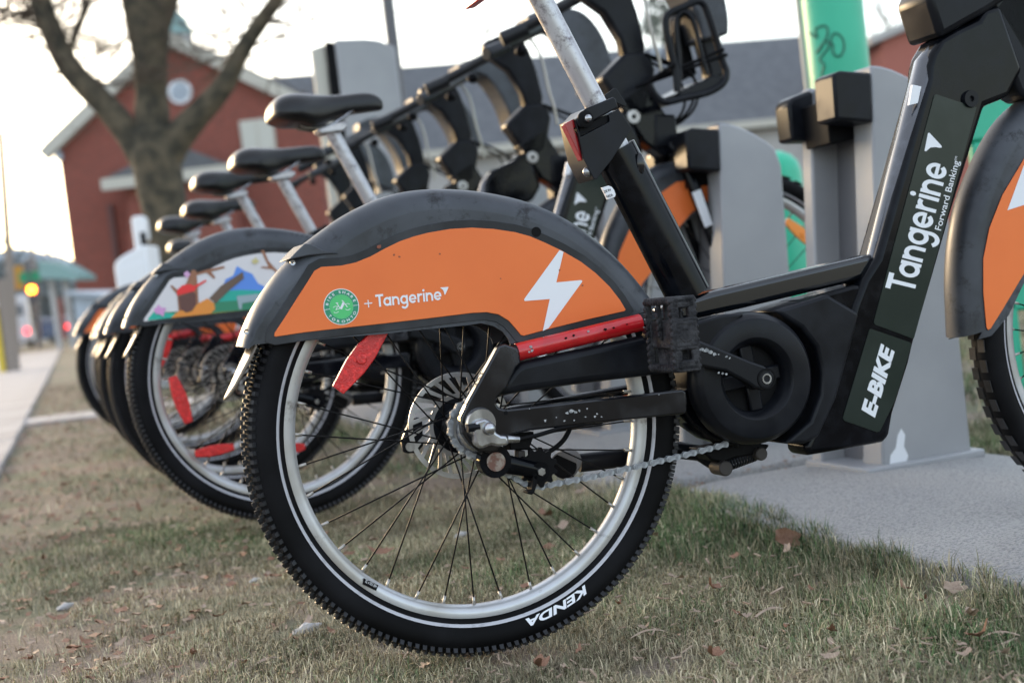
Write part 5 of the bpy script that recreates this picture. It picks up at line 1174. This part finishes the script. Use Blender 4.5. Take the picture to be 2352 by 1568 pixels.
# far end of the street
far = [(-20, 610, 160, 8, 'pale distant house at the left edge of the street'), (45, 585, 210, 10, 'haze-blue distant building block behind the traffic light'), (112, 600, 190, 7, 'distant low building right of the traffic light')]
for px, py, dp, wd, lab in far:
    a = at_depth(px, py, dp); o = empty('distant_building', (a.x, a.y, 0)); tag(o, lab, 'building')
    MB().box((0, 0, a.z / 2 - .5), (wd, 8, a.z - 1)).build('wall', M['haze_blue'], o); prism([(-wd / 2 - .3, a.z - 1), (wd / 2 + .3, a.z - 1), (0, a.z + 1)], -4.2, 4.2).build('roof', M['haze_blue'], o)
def bushy(label, px, py, dep, rad):
    w = at_depth(px, py, dep); o = empty('street_shrub_tree', (w.x, w.y, 0)); tag(o, label, 'tree'); MB().tube([(0, 0, 0), (0, 0, w.z)], .15, 8).build('trunk', M['bark'], o); mb = MB()
    for i in range(1400):
        v = Vector((random.gauss(0, 1), random.gauss(0, 1), random.gauss(0, 1))) * rad * .45; c = Vector((0, 0, w.z)) + v; u = Vector((random.uniform(-1, 1), random.uniform(-1, 1), random.uniform(-1, 1))).normalized(); s = .25; q = u.orthogonal().normalized()
        mb.add([c - u * s, c + q * s * .5, c + u * s, c - q * s * .5], [(0, 1, 2, 3)])
    tag(mb.build('crown', mat('winter_foliage', (.17, .19, .19), .9), o, fixn=False), kind='stuff')
bushy('grey winter tree at the far end of the street, left of the signal', 20, 680, 80, 2.5); bushy('grey winter tree at the far end of the street, right of the signal', 112, 690, 90, 2.2)

# ================================================================== GROUND COVER
def in_plate(x, y):
    p = Vector((x, y, 0)) - O1; a, b = p.dot(BX), p.dot(BY)
    return ((a > .66) & (a < 1.345) & (b < 5.2)) if False else (a > .665 and a < 1.34 and b < 5.2 and not (.935 < b < 1.02) )
def grass_field(name, label, N, yr, hmin, hmax, wid, seed):
    g_ = np.random.default_rng(seed); y = yr[0] + (yr[1] - yr[0]) * g_.random(N) ** .75
    x = (g_.random(N) * 2 - 1) * (y * .40 + .12)
    O = np.array(O1[:2]); a = (x - O[0]) * BX.x + (y - O[1]) * BX.y; b = (x - O[0]) * BY.x + (y - O[1]) * BY.y
    # rounded plate end near the camera side
    onp = (a > .655 + .012 * np.sin(b * 30) + .075 * np.exp(-((b - .62) / .28) ** 2)) & (a < 1.35) & (b < 5.2)
    d = (x - SW0.x) * RN.x + (y - SW0.y) * RN.y; onw = d > -.02
    pn = np.sin(x * 4.1 + 1.3 * np.sin(y * 3.3)) + np.sin(y * 5.2 + x * 2.7) + .8 * np.sin(x * 11 + y * 9) + .6 * np.sin(x * 23 - y * 17)
    bare = (pn < -1.1) & (g_.random(N) < .75); leftbare = g_.random(N) < np.clip(1.0 + (d + .0) / .8, 0, .88)
    keep = ~(onp | onw | bare | leftbare); x, y, a, pn, d, b = x[keep], y[keep], a[keep], pn[keep], d[keep], b[keep]; n = len(x)
    edge = ((a > .45) & (a < .70)) | (a > 1.3)                       # taller and greener beside the plate
    green = np.clip(.42 + .34 * pn / 1.5 + .35 * edge + g_.normal(0, .24, n), 0, 1) ** 1.2
    green[g_.random(n) < .26] = 0.0
    h = (hmin + (hmax - hmin) * g_.random(n) ** 1.6) * (1 + .42 * edge)
    az = g_.random(n) * 2 * np.pi; lean = np.where(g_.random(n) < .84, 1.22 + .3 * g_.random(n), .25 + .8 * g_.random(n)); lean = np.where(edge & (g_.random(n) < .20), lean * .45, lean)
    dx, dy = np.cos(az), np.sin(az); w = wid * (.6 + .8 * g_.random(n)); px, py = -dy * w, dx * w
    z0 = .006 * np.sin(x * 3.1 + y * 1.7) + .005 * np.sin(x * 5.3 - y * 4.1) - .005 + .004 * g_.random(n) + .026 * np.clip((a - .585) / .09, 0, 1) * (a < 1.0)
    l1, l2 = lean * .6, lean * 1.05; curl = g_.normal(0, .5, n)
    m1 = np.stack([x + dx * np.sin(l1) * h * .5, y + dy * np.sin(l1) * h * .5, z0 + np.cos(l1) * h * .5 + .002], 1)
    dx2, dy2 = np.cos(az + curl), np.sin(az + curl)
    tip = np.stack([m1[:, 0] + dx2 * np.sin(l2) * h * .5, m1[:, 1] + dy2 * np.sin(l2) * h * .5, np.maximum(m1[:, 2] + np.cos(l2) * h * .5, z0 + .001)], 1)
    v = np.zeros((n, 5, 3)); v[:, 0] = np.stack([x - px, y - py, z0 - .003], 1); v[:, 1] = np.stack([x + px, y + py, z0 - .003], 1)
    pv = np.stack([px, py, np.zeros(n)], 1) * .8; v[:, 2] = m1 + pv; v[:, 3] = m1 - pv; v[:, 4] = tip
    base_i = (np.arange(n) * 5)[:, None]; quads = base_i + np.array([[0, 1, 2, 3]]); tris = base_i + np.array([[3, 2, 4]])
    me = bpy.data.meshes.new(name); me.vertices.add(n * 5); me.vertices.foreach_set('co', v.reshape(-1).astype(np.float32))
    loops = np.concatenate([quads, tris], 1).reshape(-1); me.loops.add(len(loops)); me.loops.foreach_set('vertex_index', loops.astype(np.int32))
    st = np.arange(n)[:, None] * 7 + np.array([[0, 4]]); me.polygons.add(2 * n); me.polygons.foreach_set('loop_start', st.reshape(-1).astype(np.int32)); me.update(calc_edges=True)
    gc = np.array([.030, .065, .024]); gc2 = np.array([.15, .24, .095]); sc = np.array([.70, .61, .42]); sc2 = np.array([.24, .18, .11])
    t = g_.random((n, 1)); G = gc * (1 - t) + gc2 * t; S = sc * (1 - t) + sc2 * t; colr = G * green[:, None] + S * (1 - green[:, None]); colr *= g_.uniform(.42, 1.30, (n, 1)) * np.clip(1.0 + .16 * np.sin(x * 7.3 + 2 * np.sin(y * 6.1)) + .14 * np.sin(y * 13 - x * 9), .6, 1.4)[:, None]
    ca = me.color_attributes.new('blade', 'FLOAT_COLOR', 'POINT'); c4 = np.ones((n, 5, 4)); c4[:, :, :3] = colr[:, None, :]; ca.data.foreach_set('color', c4.reshape(-1).astype(np.float32))
    me.materials.append(GM); o = bpy.data.objects.new(name, me); link(o); tag(o, label, 'grass', kind='stuff'); return o
GM, t_, p_ = new_mat('grass_blades'); at_ = t_.nodes.new('ShaderNodeAttribute'); at_.attribute_name = 'blade'; t_.links.new(at_.outputs[0], p_.inputs['Base Color']); p_.inputs['Roughness'].default_value = .75
p_.inputs['Specular IOR Level'].default_value = .25
grass_field('grass', 'short matted winter grass around the bicycle wheel', 400000, (1.35, 3.6), .010, .031, .00062, 3)
grass_field('grass', 'blurred worn lawn farther back beside the sidewalk', 150000, (3.4, 14), .018, .050, .0018, 4)
# few tall blades along plate edge
# fallen leaves, each an object; mesh shared per type
def leaf_mesh(mt, seed, curl, s=1.0):
    r_ = random.Random(seed); n = 9; vs = [(0, 0, .0)]; k = 20
    for i in range(k):
        a = 2 * math.pi * i / k; rr = (1.0 + .16 * math.cos((3 + seed % 3) * a + seed) + r_.uniform(-.13, .13)) * .5 * s; x, y = rr * math.cos(a) * 1.35, rr * math.sin(a) * .62
        vs.append((x, y, curl * (x * x + y * y * 1.5) + r_.uniform(-.06, .06) * s))
    me = bpy.data.meshes.new('fallen_leaf'); me.from_pydata(vs, [], [(0, i + 1, (i + 1) % k + 1) for i in range(k)]); me.materials.append(mt)
    for p in me.polygons: p.use_smooth = True
    return me
LM = [leaf_mesh(M['leaf'], 1, .7), leaf_mesh(M['leaf2'], 2, .4), leaf_mesh(M['leaf'], 3, 1.2), leaf_mesh(M['leaf2'], 4, .9)]
def put_leaf(px, py, size, me, rot, label, group=None, lift=.006):
    w = at_ground(px, py); size = size * (1.35 if group is None else 1.15); lift += .006; o = bpy.data.objects.new('fallen_leaf', me); link(o); o.location = (w.x, w.y, lift + size * .18); o.scale = (size,) * 3; o.rotation_euler = rot; tag(o, label, 'leaf', group); return o
put_leaf(1798, 1262, .034, LM[2], (R(75), R(20), .4), 'curled red-brown leaf standing in the grass at the edge of the dock plate')
put_leaf(1850, 1205, .020, LM[0], (R(30), 0, 1.0), 'small orange-brown leaf caught in the grass just above the standing leaf')
put_leaf(1098, 1500, .030, LM[3], (R(50), R(10), .2), 'crumpled tan leaf touching the bottom of the near rear tyre')
put_leaf(875, 1290, .026, LM[0], (R(20), R(10), .2), 'brown leaf seen through the lower left spokes of the near wheel')
put_leaf(1255, 1205, .028, LM[0], (R(15), 0, 2), 'rusty leaf seen through the right half of the near wheel')
put_leaf(140, 1442, .020, LM[0], (R(15), 0, .3), 'bright rust leaf in the grass at the lower left')
put_leaf(1240, 1560, .02, LM[2], (R(30), 0, 1.3), 'small rust leaf at the bottom edge below the tyre')
put_leaf(1500, 1250, .024, LM[1], (R(25), R(10), 1.9), 'pale pinkish leaf beside the right edge of the near tyre')
put_leaf(1290, 1232, .020, LM[3], (R(20), R(-10), .9), 'tan leaf between the spokes at the right of the near wheel')
put_leaf(1560, 1350, .018, LM[1], (R(15), 0, 2.4), 'small tan leaf on the grass right of the lettered part of the tyre')
put_leaf(2190, 1376, .020, LM[1], (R(60), R(10), .4), 'pale upright leaf in the grass at the far right')
put_leaf(2230, 1440, .017, LM[3], (R(30), R(10), 1.4), 'small pinkish leaf near the right edge of the picture')
put_leaf(1640, 1536, .018, LM[2], (R(30), R(10), .9), 'brown leaf near the bottom edge, right of the tyre')
def bark_strip(px0, py0, px1, py1, wd, label):
    a = at_ground(px0, py0); b = at_ground(px1, py1); c = (a + b) / 2; l_ = (b - a).length; n_ = 7; vs = []
    for i in range(n_):
        t = i / (n_ - 1); ww_ = wd * (.35 + .65 * math.sin(math.pi * min(.95, max(.08, t)))) * (1 + .2 * math.sin(9 * t + px0)); z_ = .008 + .006 * math.sin(math.pi * t)
        vs += [((t - .5) * l_, -ww_, z_), ((t - .5) * l_, 0, z_ + ww_ * .5), ((t - .5) * l_, ww_, z_)]
    o = MB().add(vs, [(3 * i + j, 3 * i + 3 + j, 3 * i + 4 + j, 3 * i + 1 + j) for i in range(n_ - 1) for j in range(2)]).build('bark_strip', M['leaf2']); o.location = c; o.rotation_euler = (0, 0, math.atan2((b - a).y, (b - a).x)); tag(o, label, 'bark')
bark_strip(1735, 1430, 1800, 1410, .004, 'pale curled bark strip on the grass below the dock plate')
bark_strip(520, 1552, 570, 1528, .005, 'short brown bark strip at the lower left, below the pale stone')
bark_strip(575, 1548, 650, 1522, .0045, 'long brown bark strip below the pale stone')
bark_strip(255, 1558, 318, 1536, .004, 'bark strip near the bottom left corner of the grass')
bark_strip(2255, 1478, 2345, 1474, .003, 'thin brown stalk lying near the right edge of the grass')
bark_strip(1450, 1478, 1530, 1462, .003, 'thin pale stalk on the grass right of the tyre bottom')
LG = 'dry leaves scattered over the lawn'
for i in range(64):
    for _ in range(20):
        px, py = random.uniform(0, 2352), 1000 + 568 * random.random() ** .6; w = at_ground(px, py); q = w - O1; a_, b_ = q.dot(BX), q.dot(BY)
        if w.y > 9 or (a_ > .62 and a_ < 1.38): continue
        if (w - SW0).dot(RN) > .0: continue
        break
    else: continue
    put_leaf(px, py, random.uniform(.006, .017) * (1 + .10 * w.y), random.choice(LM), (random.uniform(-.5, .5), random.uniform(-.5, .5), random.uniform(0, 6.28)), 'dry brown leaf lying on the worn grass', LG, .004)
# chips of straw, bark and grit near the camera and along the sidewalk
mb = MB()
for i in range(900):
    px, py = random.uniform(-50, 2400), 1120 + 470 * random.random(); w = at_ground(px, py); q = w - O1
    if .6 < q.dot(BX) < 1.4: continue
    s = random.uniform(.001, .0032); rot = Matrix.Rotation(random.uniform(0, 6.28), 3, 'Z') @ Matrix.Rotation(random.uniform(-.5, .5), 3, 'X') @ Matrix.Rotation(random.uniform(-.4, .4), 3, 'Y'); mb.box((w.x, w.y, .006), (s * random.uniform(2, 9), s, s * .6), rot)
tag(mb.build('bark_chips', M['leaf2'], None, fixn=False), 'small pale bark and straw chips littering the lawn', 'litter', kind='stuff')
mb = MB()
for i in range(2600):
    d = random.uniform(-.9, .05); al = random.uniform(-4.5, 9); w = SW0 + RD * al + RN * d; s = random.uniform(.003, .013); rot = Matrix.Rotation(random.uniform(0, 6.28), 3, 'Z') @ Matrix.Rotation(random.uniform(-.5, .5), 3, 'X'); mb.add([Vector((w.x, w.y, .008)) + rot @ Vector((s * a_, s * b_, .3 * s * c_)) for a_, b_, c_ in ((-.9, 0, 0), (-.3, -.5, .6), (.5, -.35, 0), (1.0, .1, .8), (.3, .45, .1), (-.4, .4, .9))], [(0, 1, 4, 5), (1, 2, 3, 4)])
tag(mb.build('leaf_litter', M['leaf2'], None, fixn=False), 'pale trampled leaf litter along the edge of the sidewalk', 'litter', kind='stuff')
mb = MB()
for i in range(2600):
    d = -abs(random.gauss(0, .55)) - .0; al = random.uniform(-4.6, 8); w = SW0 + RD * al + RN * d; s = random.uniform(.004, .017); rot = Matrix.Rotation(random.uniform(0, 6.28), 3, 'Z') @ Matrix.Rotation(random.uniform(-.5, .5), 3, 'X'); mb.add([Vector((w.x, w.y, .009)) + rot @ Vector((s * a_, s * b_, .3 * s * c_)) for a_, b_, c_ in ((-.9, 0, 0), (-.3, -.6, .6), (.5, -.4, 0), (1.0, .1, .8), (.3, .5, .1), (-.4, .4, .9))], [(0, 1, 4, 5), (1, 2, 3, 4)])
tag(mb.build('leaf_litter', M['leaf'], None, fixn=False), 'brown leaf litter over the bare dirt beside the sidewalk', 'litter', kind='stuff')
mb = MB()
for i in range(420):
    a_, b_ = random.uniform(.67, 1.34), random.uniform(-.5, 3.0); b_ = b_ if random.random() < .6 else random.uniform(.90, 1.06)
    a_ = a_ if random.random() < .5 else .67 + abs(random.gauss(0, .05)); w = loc_w(a_, b_); s_ = random.uniform(.0008, .0035); rot = Matrix.Rotation(random.uniform(0, 6.28), 3, 'Z') @ Matrix.Rotation(random.uniform(-.3, .3), 3, 'X')
    t = min(1, (a_ - .66) / .3, (1.36 - a_) / .3); mb.box((w.x, w.y, .018 + .016 * max(0, t)), (s_ * random.uniform(1, 5), s_, s_ * .5), rot)
tag(mb.build('plate_grit', M['leaf'], None, fixn=False), 'soil crumbs and leaf bits lying on the grey dock plates', 'litter', kind='stuff')
# stone left of wheel
def stone(px, py, s, label):
    w = at_ground(px, py); mb = MB(); mb.ball((0, 0, 0), 1, 8); r_ = random.Random(px)
    mb.v = [((x + .15 * math.sin(5 * z + 3 * y)) * s * 1.5, (y + .12 * math.sin(4 * x)) * s * .8, (z * .55 + .12 * math.sin(6 * x + 2 * y)) * s) for x, y, z in mb.v]
    o = mb.build('stone', M['stone'], ang=25); o.location = (w.x, w.y, s * .4); o.rotation_euler = (R(10), R(-12), R(15)); tag(o, label, 'stone')
stone(705, 1455, .016, 'pale flat stone on the grass left of the near tyre')
stone(150, 1398, .011, 'small white stone at the lower left in the blurred grass')
stone(585, 1335, .007, 'round pinkish pebble in the grass left of the wheel')
stone(1060, 1232, .010, 'white pebble seen through the middle of the near wheel')
